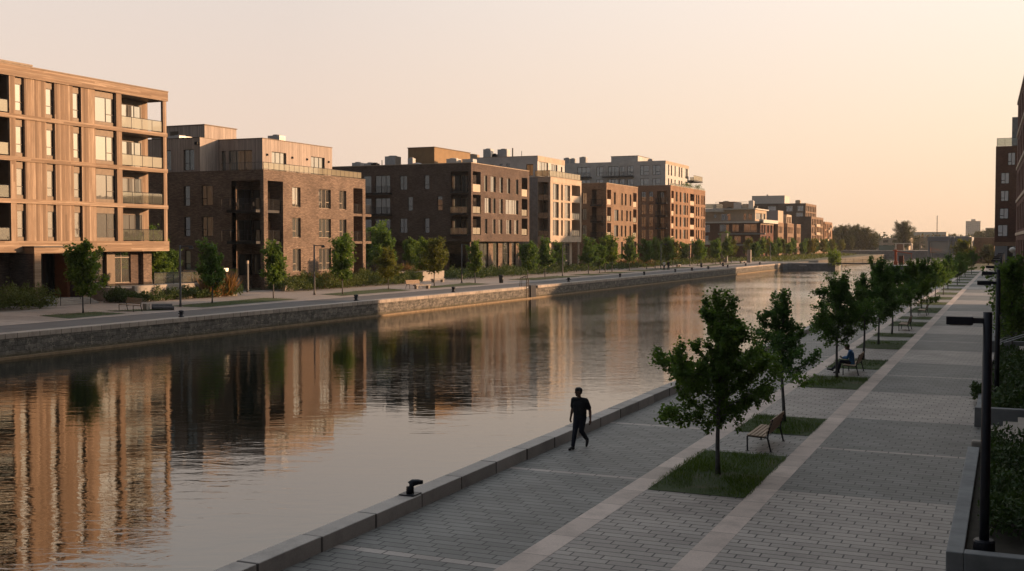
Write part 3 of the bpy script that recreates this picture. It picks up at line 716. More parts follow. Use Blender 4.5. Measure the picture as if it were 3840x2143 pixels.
mb = MB(); shell(mb, X0, X1, YA, YB, ZF - .1, ZT, fr, sd_)
mb.build('brick_wall', [MT['brick_dk'], MT['roof']], b2)
mb = MB(); roof_cap(mb, X0, X1, YA, YB, ZT, 0.06, 0.03); mb.build('parapet_coping', MT['bronze'], b2)
for a, c, zb, zt, k in wins:
    if k == 'n': window(b2, 'X', X1, a, c, zb, zt, .27, (0.58,), ((.0, .58, .33),), 'frame_lt', 'glass_hi' if zb > 9 else 'glass')
    else: window(b2, 'X', X1, a, c, zb, zt, .27, (0.36, 0.68), ((0, .36, .33), (.68, 1, .33)), 'frame_lt', 'glass_hi' if zb > 9 else 'glass')
for a, c, zb, zt, k in sw: window(b2, 'Y', YA, a, c, zb, zt, .21, () if k == 'n' else (.42,), ((0, 1 if k == 'n' else .42, .35),), glass='glass')
for z in (9.4, 6.05, 2.3):
    if z > 3:
        bl = balcony(b2, 'X', X1, 98.75, 103.17, 0.35, 4.2, z, .3, 'dkmetal')
        railing(bl, 'X', X1, [(98.8, 4.9), (98.8, .4)], z, 1.15, 'wires'); railing(bl, 'X', X1, [(98.8, .4), (99.6, .4)], z, 1.15, 'bars')
        railing(bl, 'X', X1, [(100.4, .3), (103.1, .3)], z, 1.15, 'bars')
        fb = balcony(b2, 'X', X1, 117.64, 121.9, .05, 2.4, z, .3, 'brick_dk')
        railing(fb, 'X', X1, [(117.7, .12), (119.75, .12)], z, 1.15, 'bars'); railing(fb, 'X', X1, [(120.45, .12), (121.85, .12), (121.85, 2.3)], z, 1.15, 'bars')
    window(b2, 'X', X1, 100.6, 103.0, z + .02, z + 2.3, 4.18, (.5,), (), glass='glass_lo', name='sliding_door')
    window(b2, 'Y', YA, -76.9, -74.6, z + .02, z + 2.3, 3.49, (.35, .7), (), glass='glass_lo', name='sliding_door')
furniture('the upper corner balcony of the brown brick block', -75.6, 99.9, 9.4, .2)
furniture('the lower corner balcony of the brown brick block', -75.4, 99.9, 6.05, .5)
# top storey of grey timber
mb = MB()
fr = [(105.31, 108.1, 14.0, 16.1, .25), (113.1, 116.0, 14.0, 16.1, .25)]
sd2 = [(-83.2, -82.0, 13.9, 16.2, .22), (-80.6, -77.4, 13.9, 16.2, .22)]
XT = -76.0; ZT2 = 17.42
shell(mb, -82.0 - .01, XT, 103.6, 117.64, ZT - .2, ZT2, fr, [(-80.6, -77.4, 13.9, 16.2, .22), (-81.6, -81.0, 13.9, 16.2, .22)])
shell(mb, -96, -82.0, 100.4, 116, ZT - .2, ZT2 + .02, [], [(-86.9, -86.05, 13.9, 16.2, .22), (-84.3, -82.8, 13.9, 16.2, .22), (-91, -89.6, 13.9, 16.2, .22)])
mb.build('timber_top_storey', [MT['greywood'], MT['roof']], b2)
mb = MB(); roof_cap(mb, -82.0, XT, 103.6, 117.64, ZT2, .08, .05); roof_cap(mb, -96, -82.06, 100.4, 116, ZT2 + .02, .08, .05); mb.build('parapet_coping', MT['bronze'], b2)
window(b2, 'X', XT, 105.31, 108.1, 14.0, 16.1, .24, (.33, .66), (), 'frame', 'glass_hi'); window(b2, 'X', XT, 113.1, 116.0, 14.0, 16.1, .24, (.33, .66), (), 'frame', 'glass_hi')
window(b2, 'Y', 103.6, -80.6, -77.4, 13.9, 16.2, .21, (.3, .65), ()); window(b2, 'Y', 103.6, -81.6, -81.0, 13.9, 16.2, .21, (), ())
for a, c in ((-86.9, -86.05), (-84.3, -82.8), (-91, -89.6)): window(b2, 'Y', 100.4, a, c, 13.9, 16.2, .21, (.5,) if c - a > 1 else (), ((0, .5, .35),))
railing(b2, 'X', X1, [(99.8, 5.6), (99.8, .12)], ZT + .06, .8, 'wires', 'terrace_railing'); railing(b2, 'X', X1, [(99.8, .12), (119.7, .12), (119.7, 6)], ZT + .06, .8, 'frost', 'terrace_railing', .95)
for yy in (104.4, 109.2, 112.2, 116.8):
    mb = MB(); mb.box(XT, XT + .12, yy - .07, yy + .07, 15.55, 15.8); mb.box(XT + .12, XT + .2, yy - .05, yy + .05, 15.57, 15.75); mb.build('wall_lamp', MT['dkmetal'], b2)
mb = MB(); mb.box(-82.6, -82.2, 100.2, 100.4, 16.7, 17.0); mb.build('wall_vent', MT['dkmetal'], b2)
mb = MB(); mb.box(-95.5, -87.5, 108, 114, ZT2 - .2, 19.8); mb.box(-95.6, -87.4, 107.9, 114.1, 19.8, 19.9, 1); mb.box(-92.6, -91.4, 107.97, 108, 17.6, 19.2, 1); mb.build('stair_tower', [MT['greywood'], MT['bronze']], b2)
hvac(b2, -77.6, 108.5, ZT2, 1.6, 1.2, .75)
hvac(b2, -86.5, 102.5, ZT2, 1.6, 2.2, .5)
# raised front garden wall of the second block
o = MB().box(-82.5, -75.4, 98.3, 98.6, ZF, 2.1).box(-78.0, -74.6, 103.0, 103.0 + .02, ZF, ZF + .01).build('garden_wall', MT['concrete'], None); tag(o, 'grey concrete garden wall below the corner balconies of the brown block', 'wall')
rl = empty('garden_railing', (-79, 98.4, 2.1), 'dark glass railing on the concrete garden wall of the brown block', 'railing')
railing(rl, 'Y', 98.45, [(-82.4, 0), (-75.5, 0)], 2.1, 1.0, 'glass')

# ================================================================== 3. charcoal brick block with a lifted body
b3 = empty('charcoal_brick_block', (-74, 163, ZF), 'charcoal brown brick block whose upper floors overhang a narrow base', 'building')
X1 = -74.0; X0 = -99.0; YA = 152.4; YB = 174.7; ZB = 6.05; ZT = 17.8
rows = ((13.49, 16.61), (10.25, 13.12), (7.05, 9.85))
fr = []; fw = []
r1 = [(156.98, 158.05), (159.35, 161.2), (162.73, 163.9), (165.56, 166.75), (169.05, 170.05)]
r2 = [(157.16, 159.35), (160.1, 161.1), (162.54, 163.89), (165.05, 170.05)]
r3 = [(157.16, 158.07), (160.09, 161.1), (162.35, 163.69), (165.25, 167.2), (168.44, 170.05)]
for (zl, zh), r, (wb, wt) in zip(rows, (r1, r2, r3), ((13.75, 16.2), (10.45, 12.8), (7.25, 9.55))):
    fr += [(152.95, 155.73, zl, zh, 3.4, 'L'), (171.5, 173.9, zl, zh, 2.2)]
    for i, (a, c) in enumerate(r): fr.append((a, c, wb, wt, .25)); fw.append((a, c, wb, wt))
sw = [(-85.4, -83.9, 13.98, 16.13), (-79.8, -78.8, 13.9, 16.2), (-84.0, -82.9, 10.7, 12.9), (-77.0 - 1.6, -76.9 - .6, 10.7, 12.9), (-85.5, -84.0, 7.36, 9.6), (-79.9, -78.9, 7.3, 9.6)]
sw = [(-84.95, -83.45, 13.98, 16.13, 'w'), (-81.15 + 1.1, -79.0, 13.98, 16.13, 'n'), (-83.9, -82.9, 10.7, 12.95, 'n'), (-79.9, -78.85, 10.7, 12.95, 'n'), (-85.0, -83.4, 7.36, 9.6, 'w'), (-80.3, -79.1, 7.36, 9.6, 'n')]
k = 2.6625
sw = [(-86.25, -84.95, 13.98, 16.13, 'w'), (-81.95, -81.1, 13.98, 16.13, 'n'), (-84.85, -83.97, 10.75, 12.91, 'n'), (-79.74, -78.85, 10.75, 12.91, 'n'), (-86.25, -84.95, 7.36, 9.6, 'w'), (-81.95, -81.1, 7.36, 9.6, 'n')]
sd3 = [(a, c, zb, zt, .22) for a, c, zb, zt, q in sw]
for zl, zh in rows: sd3 += [(-77.4, -74.5, zl, zh, 0)]
for zl, zh in rows: sd3 += [(-92.8, -91.3, zl + .1, zh - .35, .2), (-90.6, -87.95, zl + .05, zh - .35, .2)]
mb = MB(); shell(mb, X0, X1, YA, YB, ZB, ZT, fr, sd3); mb.build('brick_wall', [MT['brick_bk'], MT['roof']], b3)
mb = MB(); roof_cap(mb, X0, X1, YA, YB, ZT, .1, .04); mb.build('parapet_coping', MT['cream'], b3)
for i, (a, c, zb, zt) in enumerate(fw):
    w = c - a
    window(b3, 'X', X1, a, c, zb, zt, .24, (.5,) if w > 1.2 and w < 3 else ((.3, .6, .8) if w > 3 else ()), ((0, .3, .3),) if i % 3 == 0 and w > 1.2 else (), 'frame_lt', 'glass_hi' if i % 3 else 'glass')
for a, c, zb, zt, q in sw: window(b3, 'Y', YA, a, c, zb, zt, .21, (.5,) if q == 'w' else (), ((0, .5 if q == 'w' else 1, .35),))
for i, (zl, zh) in enumerate(rows):
    for a, c, s in ((-92.8, -91.3, ()), (-90.6, -87.95, (.4, .7))): window(b3, 'Y', YA, a, c, zl + .1, zh - .35, .19, s, (), 'frame', 'glass', 'balcony_door')
    bl = balcony(b3, 'Y', YA, -93.2, -87.6, -1.3, 0, zl, .22); railing(bl, 'Y', YA, [(-93.1, -1.25), (-87.7, -1.25), (-87.7, -.05)], zl, 1.05, 'wires')
    window(b3, 'Y', YA, -77.2, -74.7, zl + .02, zh - .4, 3.3, (.3, .6), (), 'frame_lt', 'glass_lo', 'sliding_door')
    window(b3, 'X', X1, 153.1, 155.6, zl + .02, zh - .4, 3.39, (.5,), (), 'frame', 'glass_lo', 'sliding_door')
    fs_ = balcony(b3, 'Y', YA, -77.4, -74.5, -.35, 3.3, zl, .2); railing(fs_, 'Y', YA, [(-77.35, -.3), (-74.55, -.3)], zl, 1.05, 'glass' if i else 'bars')
    if i == 0:
        solid_panel(b3, 'X', X1, 152.96, 155.7, zl, 1.2); solid_panel(b3, 'X', X1, 171.52, 173.88, zl, 1.2)
    else:
        railing(b3, 'X', X1, [(153.0, .1), (155.7, .1)], zl, 1.1, 'frost'); railing(b3, 'X', X1, [(171.55, .1), (173.85, .1)], zl, 1.1, 'frost')
# recessed base
fr = [(157.4, 161.5, 1.2, 5.9, .3), (163.2, 165.2, 1.2, 5.9, .3), (166.8, 169.6, 1.2, 5.9, .3), (170.6, 172.3, 1.2, 5.9, .3)]
mb = MB(); shell(mb, -97, -75.4, 156.6, 173.6, ZF - .1, ZB + .0 - .003, fr, [(-80, -77, ZF, 4.2, .6)], 0, True, False); mb.build('ground_floor_wall', MT['brick_dk'], b3)
for a, c, zb, zt, d in fr: window(b3, 'X', -75.4, a, c, zb, zt, .29, (.35, .7) if c - a > 2.5 else (.5,), ((0, 1, .62),), 'frame', 'glass')
mb = MB()
for yy in (153.0,): mb.box(-74.9, -74.5, yy, yy + .4, ZF, ZB - .003)
mb.build('column', MT['brick_bk'], b3)
# rooftop
mb = MB(); mb.box(-89, -84.2, 160, 173, ZT - .2, 21.05); mb.box(-89.1, -84.1, 159.9, 173.1, 21.05, 21.15, 1); mb.build('stair_tower', [mat_plain('ochre_cladding', (0.30, 0.19, 0.09), 0.7, 0, .12, 1), MT['bronze']], b3)
hvac(b3, -91.2, 159, ZT, 1.9, 1.9, 1.9); hvac(b3, -86.4, 156.5, ZT, .9, .9, 1.3, 'galv')
hvac(b3, -81.5, 161.5, ZT, 1.8, 1.7, 1.4, 'white'); hvac(b3, -79.2, 162.5, ZT, 1.9, 1.4, 1.35, 'galv', False)
mb = MB(); mb.tube([(-86.0, 156.4, ZT + .3), (-85.2, 156.4, ZT + .35), (-84.3, 156.4, ZT + .2), (-83.6, 156.4, ZT + .25)], [.26, .24, .2, .18], 10); mb.build('roof_duct', MT['galv'], b3)
hvac(b3, -95.6, 155.5, ZT, 1.5, 1.2, .8); hvac(b3, -93.6, 156, ZT, 1.6, 1.3, .7); hvac(b3, -92.4, 155.5, ZT, 1.0, 1.0, .6, 'dkmetal')
mb = MB(); mb.tube([(-94.2 + 3.9, 154, ZT), (-90.3, 154, ZT + 1.0)], .06, 6); mb.build('vent_pipe', MT['dkmetal'], b3)

# ================================================================== 4. pale concrete block
b4 = empty('pale_concrete_block', (-74, 192, ZF), 'narrow pale concrete block with large paired windows and a stepped back top floor', 'building')
X1 = -74.0; YA = 184.2; YB = 199.85; ZT = 17.37; ZB = 5.95
rows = ((13.45, 16.4), (10.25, 13.2), (7.1, 10.0))
fr = []
for zl, zh in rows:
    fr += [(185.3, 188.2, zl, zh - .1, .3), (189.35, 190.25, zl, zh - .1, .3), (191.1, 193.9, zl, zh - .1, .3), (194.75, 199.2, zl - .1, zh + .05, 2.2)]
sd4 = [(-76.4, -74.35, zl - .2, zh + .15, 2.5) for zl, zh in rows]
mb = MB(); shell(mb, -93, X1, YA, YB, ZB, ZT, fr, sd4); mb.build('concrete_wall', [MT['concrete_t'], MT['roof']], b4)
mb = MB(); mb.box(-93, -76.42, YA - .06, YA - .003, ZF, ZT + .0); mb.build('side_wall_cladding', MT['concrete_b'], b4)
mb = MB(); roof_cap(mb, -93, X1, YA, YB, ZT, .1, .05); mb.build('parapet_coping', MT['cream'], b4)
for i, (zl, zh) in enumerate(rows):
    gls = 'glass_hi' if i < 2 else 'glass'
    window(b4, 'X', X1, 185.3, 188.2, zl, zh - .1, .29, (.36, .7), ((0, .36, .25),), 'frame_lt', gls); window(b4, 'X', X1, 189.35, 190.25, zl, zh - .1, .29, (), (), 'frame_lt', gls)
    window(b4, 'X', X1, 191.1, 193.9, zl, zh - .1, .29, (.33, .66), ((.66, 1, .25),), 'frame_lt', gls)
    window(b4, 'X', X1, 195.2, 198.8, zl, zh - .3, 2.19, (.5,), (), 'frame', 'glass_lo', 'sliding_door')
    if i == 0: solid_panel(b4, 'X', X1, 194.8, 199.15, zl - .1, 1.15)
    else: railing(b4, 'X', X1, [(194.8, .1), (199.15, .1)], zl - .1, 1.15, 'frost' if i < 2 else 'glass')
    window(b4, 'Y', YA, -76.2, -74.5, zl - .15, zh, 2.4, (.5,), (), 'frame', 'glass', 'sliding_door'); railing(b4, 'Y', YA, [(-76.35, .05), (-74.4, .05)], zl - .2, 1.1, 'glass')
    mb = MB(); mb.box(X1, X1 + .05, YA + .6, YB - .6, zh + .12, zh + .24); mb.build('floor_band', MT['concrete_t'], b4)
fr = [(187.6, 190.4, ZF, 5.8, .3), (191.2, 193.2, ZF, 5.8, .3), (194.2, 196.8, ZF, 5.8, .3)]
mb = MB(); shell(mb, -90, -75.2, 186.4, 198, ZF - .1, ZB - .003, fr, [], 0, True, False); mb.build('ground_floor_wall', MT['concrete_t'], b4)
for a, c, zb, zt, d in fr: window(b4, 'X', -75.2, a, c, zb, zt, .29, (.3, .55, .8), ((0, 1, .6),), 'frame_lt', 'glass_hi', 'shop_window')
mb = MB(); mb.box(-74.6, -74.3, 199.2, 199.5, ZF, ZB - .003); mb.box(-74.6, -74.3, 191.9, 192.2, ZF, ZB - .003); mb.box(-74.6, -74.3, 184.5, 184.8, ZF, ZB - .003); mb.build('column', MT['concrete_t'], b4)
fr = [(188.8, 193, 17.9, 20.5, .2), (194.4, 197.6, 17.9, 20.4, .2), (199.4, 200.2, 17.9, 20.2, .2)]
sd5 = [(-87.4, -86.7, 19.3, 20.2, .2), (-85.5, -84.9, 19.3, 20.2, .2), (-84.1, -83.4, 19.3, 20.2, .2), (-80.2, -78.85, 17.9, 20.0, .2)]
mb = MB(); shell(mb, -93, -78.0, 187.9, 201.4, ZT - .2, 21.42, fr, sd5); mb.build('top_storey', [MT['concrete_g'], MT['roof']], b4)
mb = MB(); mb.box(-77.997, -77.95, 187.9, 201.4, 20.55, 21.42); mb.build('fascia', MT['concrete_t'], b4)
mb = MB(); roof_cap(mb, -93, -78, 187.9, 201.4, 21.42, .08, .05); mb.build('parapet_coping', MT['cream'], b4)
for a, c, zb, zt, d in fr: window(b4, 'X', -78.0, a, c, zb, zt, .19, (.33, .66) if c - a > 2 else (), (), 'frame_lt', 'glass_hi')
for a, c, zb, zt, d in sd5: window(b4, 'Y', 187.9, a, c, zb, zt, .19, (.5,) if c - a > 1 else (), ())
railing(b4, 'X', X1, [(184.4, 3), (184.4, .2), (199.7, .2), (199.7, 4)], ZT + .1, 1.1, 'frost', 'terrace_railing', 1.5)
for q in ((-92, 190, 2.2, 1.6, .8, 'cream'), (-88.7, 190, 1.5, 1.4, 1.7, 'galv'), (-85.8, 190.5, 1.9, 1.5, 1.6, 'galv'), (-87.2, 189.5, .8, .8, .7, 'dkmetal')): hvac(b4, q[0], q[1], 21.42, q[2], q[3], q[4], q[5])
mb = MB(); mb.tube([(-83.8, 190, 21.2), (-83.8, 190, 23.2)], .13, 8); mb.tube([(-82, 190, 21.2), (-82, 190, 22.6)], .05, 6); mb.build('vent_pipe', MT['dkmetal'], b4)

# ================================================================== 5. tan brick block
b5 = empty('tan_brick_block', (-74, 224, ZF), 'tan orange brick block with tall slit windows between pale and red blocks', 'building')
X1 = -74.0; YA = 214.2; YB = 234.9; ZT = 17.75
rows = ((13.45, 16.5), (10.15, 13.0), (6.9, 9.8))
fr = []; fw = []
for j, ((zl, zh), sets) in enumerate(zip(rows, ([(218.85, 220.0), (223.56, 224.6), (226.0, 227.1), (229.3, 230.3)], [(219.2, 221.8), (223.56, 224.6), (226.9, 228.0), (229.2, 230.3)], [(219.0, 221.6), (223.4, 224.5), (225.9, 227.0), (229.2, 230.2)]))):
    fr += [(214.65, 217.1, zl, zh, 2.2), (231.65, 234.1, zl, zh, 2.2)]
    for a, c in sets: fr.append((a, c, zl + .2, zh - .4, .28)); fw.append((a, c, zl + .2, zh - .4))
fr += [(214.65, 217.1, 2.5, 6.1, .4), (223.4, 224.8, 2.4, 6.0, .3), (219.3, 221, 2.4, 6, .3), (231.6, 234.1, 2.5, 6.1, .4), (227.0, 228.6, 2.4, 6.0, .3)]
sd5_ = [(-79.1, -78.2, 13.67, 15.9, .2), (-79.1, -78.2, 10.44, 12.66, .2), (-79.1, -78.2, 7.2, 9.33, .2)] + [(-77.1, -74.7, zl, zh, 2.4) for zl, zh in rows] + [(-77.1, -74.7, ZF, 6.2, 1.5), (-84, -82.8, 13.67, 15.9, .2), (-84, -82.8, 10.44, 12.66, .2)]
mb = MB(); shell(mb, -95, X1, YA, YB, ZF - .1, ZT, fr, sd5_); mb.build('brick_wall', [MT['brick_or'], MT['roof']], b5)
mb = MB(); roof_cap(mb, -95, X1, YA, YB, ZT, .1, .05); mb.build('parapet_coping', MT['cream'], b5)
for i, (a, c, zb, zt) in enumerate(fw): window(b5, 'X', X1, a, c, zb, zt, .27, (.5,) if c - a > 1.5 else (), (), 'frame_lt' if i % 2 else 'frame', 'glass_hi' if i % 3 == 0 else 'glass_lo')
for a, c, zb, zt, d in fr[-5:]: window(b5, 'X', X1, a, c, zb, zt, d - .01, (.5,), ((0, 1, .6),), 'frame', 'glass')
for a, c, zb, zt, d in sd5_[:3] + sd5_[-2:]: window(b5, 'Y', YA, a, c, zb, zt, .19, (.5,), (), 'frame', 'glass')
for i, (zl, zh) in enumerate(rows):
    window(b5, 'X', X1, 214.9, 216.9, zl + .05, zh - .4, 2.19, (.5,), (), 'frame', 'glass_lo', 'sliding_door'); window(b5, 'Y', YA, -76.9, -74.9, zl + .05, zh - .4, 2.39, (.33, .66), (), 'frame', 'glass', 'sliding_door')
    bl = balcony(b5, 'Y', YA, -77.2, -74.7, -.7, 0, zl, .25); railing(bl, 'Y', YA, [(-77.15, -.05), (-77.15, -.65), (-74.75, -.65), (-74.75, -.05)], zl, 1.05, 'bars')
    if i == 0: solid_panel(b5, 'X', X1, 214.7, 217.05, zl, 1.15); solid_panel(b5, 'X', X1, 231.7, 234.05, zl, 1.15)
    else: railing(b5, 'X', X1, [(214.7, .1), (217.05, .1)], zl, 1.1, 'frost'); railing(b5, 'X', X1, [(231.7, .1), (234.05, .1)], zl, 1.1, 'frost')

# ================================================================== 6. red brick block with grey penthouse floors
b6 = empty('red_brick_block', (-74, 277, ZF), 'red brown brick block with two grey penthouse floors set back on its roof', 'building')
X1 = -74.0; YA = 260.6; YB = 293.9; ZT = 19.45; ZB = 5.45
zr = ((15.75, 18.15), (12.7, 15.1), (9.75, 12.1), (6.75, 9.1))
cols = [(265.1, 266.8, 'n'), (268.8, 270.2, 'n'), (271.95, 274.5, 'w'), (275.3, 276.45, 'n'), (284.35, 285.5, 'n'), (286.4, 287.7, 'n'), (289.9, 291.0, 'n'), (292.0, 293.4, 'n')]
fr = []
for zb, zt in zr:
    fr += [(261.4, 263.5, zb - .4, zt + .05, 1.8), (278.6, 282.65, zb - .5, zt + .0, 2.2)] + [(a, c, zb, zt, .28) for a, c, q in cols]
sd6 = []
for zb, zt in zr: sd6 += [(-81.2, -80.1, zb - .1, zt - .1, .2), (-79.3, -78.3, zb - .1, zt - .1, .2), (-77.3, -74.75, zb - .4, zt + .0, 1.6), (-86.5, -85.3, zb - .1, zt - .1, .2), (-90.5, -89.0, zb - .1, zt - .1, .2)]
mb = MB(); shell(mb, -102, X1, YA, YB, ZB, ZT, fr, sd6); mb.build('brick_wall', [MT['brick_rd'], MT['roof']], b6)
mb = MB(); mb.box(-102, -77.5, YA - .06, YA - .003, ZF, ZB); mb.build('side_wall_base', MT['brick_rr'], b6)
mb = MB(); roof_cap(mb, -102, X1, YA, YB, ZT, .1, .05); mb.build('parapet_coping', MT['cream'], b6)
for j, (zb, zt) in enumerate(zr):
    for i, (a, c, q) in enumerate(cols): window(b6, 'X', X1, a, c, zb, zt, .27, (.5,) if q == 'w' else (), ((0, .5, .4),) if q == 'w' else (), 'frame_lt', 'glass_hi' if (i + j) % 3 else 'glass_lo', t=.07)
    for a, c in ((-81.2, -80.1), (-79.3, -78.3), (-86.5, -85.3), (-90.5, -89.0)): window(b6, 'Y', YA, a, c, zb - .1, zt - .1, .19, (.5,), ((0, .5, .3),), 'frame', 'glass')
    window(b6, 'X', X1, 279.0, 282.3, zb - .45, zt - .2, 2.18, (.5,), (), 'frame', 'glass_lo', 'sliding_door', t=.08)
    window(b6, 'Y', YA, -77.1, -74.9, zb - .35, zt - .2, 1.58, (.33, .66), (), 'frame', 'glass_lo', 'sliding_door', t=.08)
    solid_panel(b6, 'X', X1, 278.65, 282.6, zb - .5, 1.1); solid_panel(b6, 'X', X1, 261.45, 263.45, zb - .4, 1.1, 'pale_panel' if j < 3 else 'concrete_t')
    bl = balcony(b6, 'Y', YA, -77.4, -74.7, -1.2, 0, zb - .4, .28); railing(bl, 'Y', YA, [(-77.35, -.05), (-77.35, -1.15), (-74.75, -1.15), (-74.75, -.05)], zb - .4, 1.05, 'bars')
fr = [(265 + i * 3.1, 267.0 + i * 3.1, ZF + .2, 5.2, .35) for i in range(9)]
mb = MB(); shell(mb, -100, -75.0, 262.5, 293.2, ZF - .1, ZB - .003, fr, [], 0, True, False); mb.build('ground_floor_wall', MT['brick_rd'], b6)
for a, c, zb, zt, d in fr: window(b6, 'X', -75.0, a, c, zb, zt, .34, (.5,), ((0, 1, .65),), 'frame_lt', 'glass_hi', 'shop_window', t=.08)
mb = MB()
for yy in (261.0, 264.2, 293.0): mb.box(-74.5, -74.1, yy, yy + .35, ZF, ZB - .003)
mb.build('column', MT['brick_rd'], b6)
fr = []; fw = []
for zb, zt in ((22.6, 25.2), (19.6, 21.8)):
    for a, c in ((272.4, 273.4), (274.9, 276.0), (278.3, 279.3), (282.1, 283.3), (284.5, 285.7), (288.4, 291.0)): fr.append((a, c, zb, zt, .25))
sd7 = []
for zb, zt in ((22.55, 25.0), (19.6, 21.75)):
    for a, c in ((-101.1, -97.6), (-95.95, -94.2), (-92.9, -90.2), (-89.8, -88.5), (-87.75, -86.2), (-84.5, -82.2), (-81.3, -79.3)): sd7.append((a, c, zb, zt, .2))
mb = MB(); shell(mb, -106, -78.0, 270, 292, ZT - .2, 26.05, fr, sd7); mb.build('penthouse_floors', [MT['concrete_g'], MT['roof']], b6)
mb = MB(); mb.box(-77.997, -77.95, 270, 292, 25.3, 26.05); mb.build('fascia', MT['cream'], b6)
for a, c, zb, zt, d in fr: window(b6, 'X', -78.0, a, c, zb, zt, .24, (), (), 'frame', 'glass_lo' if a < 288 else 'glass', t=.08)
for i, (a, c, zb, zt, d) in enumerate(sd7): window(b6, 'Y', 270, a, c, zb, zt, .19, (.4,) if c - a < 2.4 else (.33, .66), ((.4, 1, .35),) if c - a < 2.4 else (), 'frame', 'glass_hi', t=.09)
for a, c in ((-101.5, -97.2), (-94.0, -86.0)):
    bl = balcony(b6, 'Y', 270, a, c, -1.5, 0, 22.4, .3); railing(bl, 'Y', 270, [(a + .05, -1.45), (c - .05, -1.45)], 22.4, 1.1, 'wires')
bl = balcony(b6, 'X', -78.0, 291.2, 300.5, -1.6, 2, 22.25, .3); railing(bl, 'X', -78, [(291.3, -1.55), (300.4, -1.55), (300.4, 1.9)], 22.25, 1.3, 'frost', post=1.5)
mb = MB(); mb.box(-94.8, -87.6, 278, 288, 25.8, 28.05); mb.box(-94.9, -87.5, 277.9, 288.1, 28.05, 28.15, 1); mb.build('roof_plant_room', [MT['concrete_g'], MT['bronze']], b6)
for q in ((-104.6, 272, 1.5, 1.4, 1.5), (-103.0, 272, 1.2, 1.2, 1.3), (-100.2, 272, 1.7, 1.3, 1.6), (-83, 274, 1.2, 1, .7)): hvac(b6, q[0], q[1], 26.05, q[2], q[3], q[4], 'galv')
hv = railing(b6, 'X', X1, [(260.8, .2), (293.7, .2)], ZT + .1, .5, 'glass', 'terrace_railing', 2.5)

for txt, x, y, z, rz in (('the upper corner balcony of the charcoal block', -75.6, 153.6, 13.49, .3), ('the middle corner balcony of the charcoal block', -75.4, 153.8, 10.25, 1.1), ('the roof terrace of the pale concrete block', -75.6, 186.6, 17.4, .8), ('the far roof terrace of the pale concrete block', -75.9, 194.5, 17.4, 2.0), ('the left roof terrace of the brown brick block', -74.6, 107, 13.4, 1.4)):
    furniture(txt, x, y, z, rz)
for txt, x, y, z in (('roof terrace corner of the red brick block', -76.2, 281.5, 19.45), ('roof terrace middle of the red brick block', -76.0, 285.5, 19.45), ('far roof terrace end of the red brick block', -75.2, 290.5, 19.45)):
    e = empty('potted_shrub', (x, y, z), 'leafy potted shrub on the ' + txt, 'potted plant', 'potted shrubs on the red block terrace')
    MB().lathe([(.3, z), (.42, z + .6)], x, y, 10).build('pot', MT['dkmetal'], e)
    r = random.Random(int(y)); mb = MB()
    for _ in range(260):
        c = Vector((x + r.gauss(0, .42), y + r.gauss(0, .5), z + .65 + abs(r.gauss(.4, .35)))); a = Vector((r.gauss(0, 1), r.gauss(0, 1), r.gauss(0, 1))).normalized() * .14; b_ = Vector((r.gauss(0, 1), r.gauss(0, 1), r.gauss(0, 1))).normalized() * .07
        mb.face([tuple(c - a), tuple(c + b_), tuple(c + a), tuple(c - b_)])
    mb.build('foliage', MT['leaf_far'], e)
# ================================================================== 7. terraced block with white balcony bands
def simple_windows(b, ax, p, lst, d=.2, frame='frame', glass='glass', t=.1):
    for a, c, zb, zt in lst: window(b, ax, p, a, c, zb, zt, d - .01, (.5,) if c - a > 1.1 else (), (), frame, glass, t=t)
b7 = empty('terraced_block', (-74, 382, ZF), 'low dark red block with white balcony bands and cluttered roof, far down the canal row', 'building')
YA = 366.0
s1 = [(-87.4, -84.2, 9.4, 11.8), (-83.2, -81.0, 9.4, 11.8), (-79.4, -75.2, 9.2, 11.9), (-87.4, -85.0, 5.8, 8.0), (-82.5, -80.3, 5.8, 8.0), (-79, -77, 5.8, 8.0), (-95, -90.5, 9.2, 11.8), (-94.5, -91, 5.4, 8.2), (-79, -75.2, 1.6, 4.6)]
f1 = [(367.5, 370.0, 9.0, 11.6), (371.5, 374.0, 9.0, 11.6), (377, 380, 9.0, 11.6), (382.5, 385.5, 9.0, 11.6), (368, 371, 5.2, 8.0), (373, 376, 5.2, 8), (379, 382, 5.2, 8), (368, 371, 1.4, 4.4), (374, 377, 1.4, 4.4), (381, 384, 1.4, 4.4)]
mb = MB(); shell(mb, -100, -74, YA, 388, ZF - .1, 12.6, [q + (.3,) for q in f1], [q + (.3,) for q in s1]); mb.build('brick_wall', [MT['brick_rr'], MT['roof']], b7)
mb = MB(); mb.box(-73.99, -73.9, YA, 388, 11.75, 12.6); mb.box(-73.99, -73.9, YA + 9, 388, 1, 12.6, 0) if False else None; mb.build('front_band', MT['concrete_t'], b7)
simple_windows(b7, 'Y', YA, s1, .3, 'frame_lt'); simple_windows(b7, 'X', -74, f1, .3, 'frame', 'glass_hi')
for (a, c, z) in ((-87.5, -72.2, 8.9), (-84, -72.6, 5.3)):
    bl = balcony(b7, 'Y', YA, a, c, -1.6, 0, z, .45, 'concrete_b'); railing(bl, 'Y', YA, [(a + .1, -1.5), (c - .1, -1.5)], z, 1.0, 'wires', post=2)
mb = MB(); mb.box(-100, -73.0, YA - 1.9, YA + .0, 12.2, 12.7); mb.box(-74.0, -72.6, YA - 1.9, 389, 12.2, 13.3); mb.build('balcony_band', MT['white'], b7)
s2 = [(-96.5, -95.5, 13.4, 15.2), (-94.5, -93.5, 13.4, 15.2), (-89.6, -88.6, 13.9, 15.2), (-87.2, -84.0, 13.0, 15.3), (-79.8, -78.8, 13.2, 15.4), (-78.2, -77.0, 13.2, 15.2)]
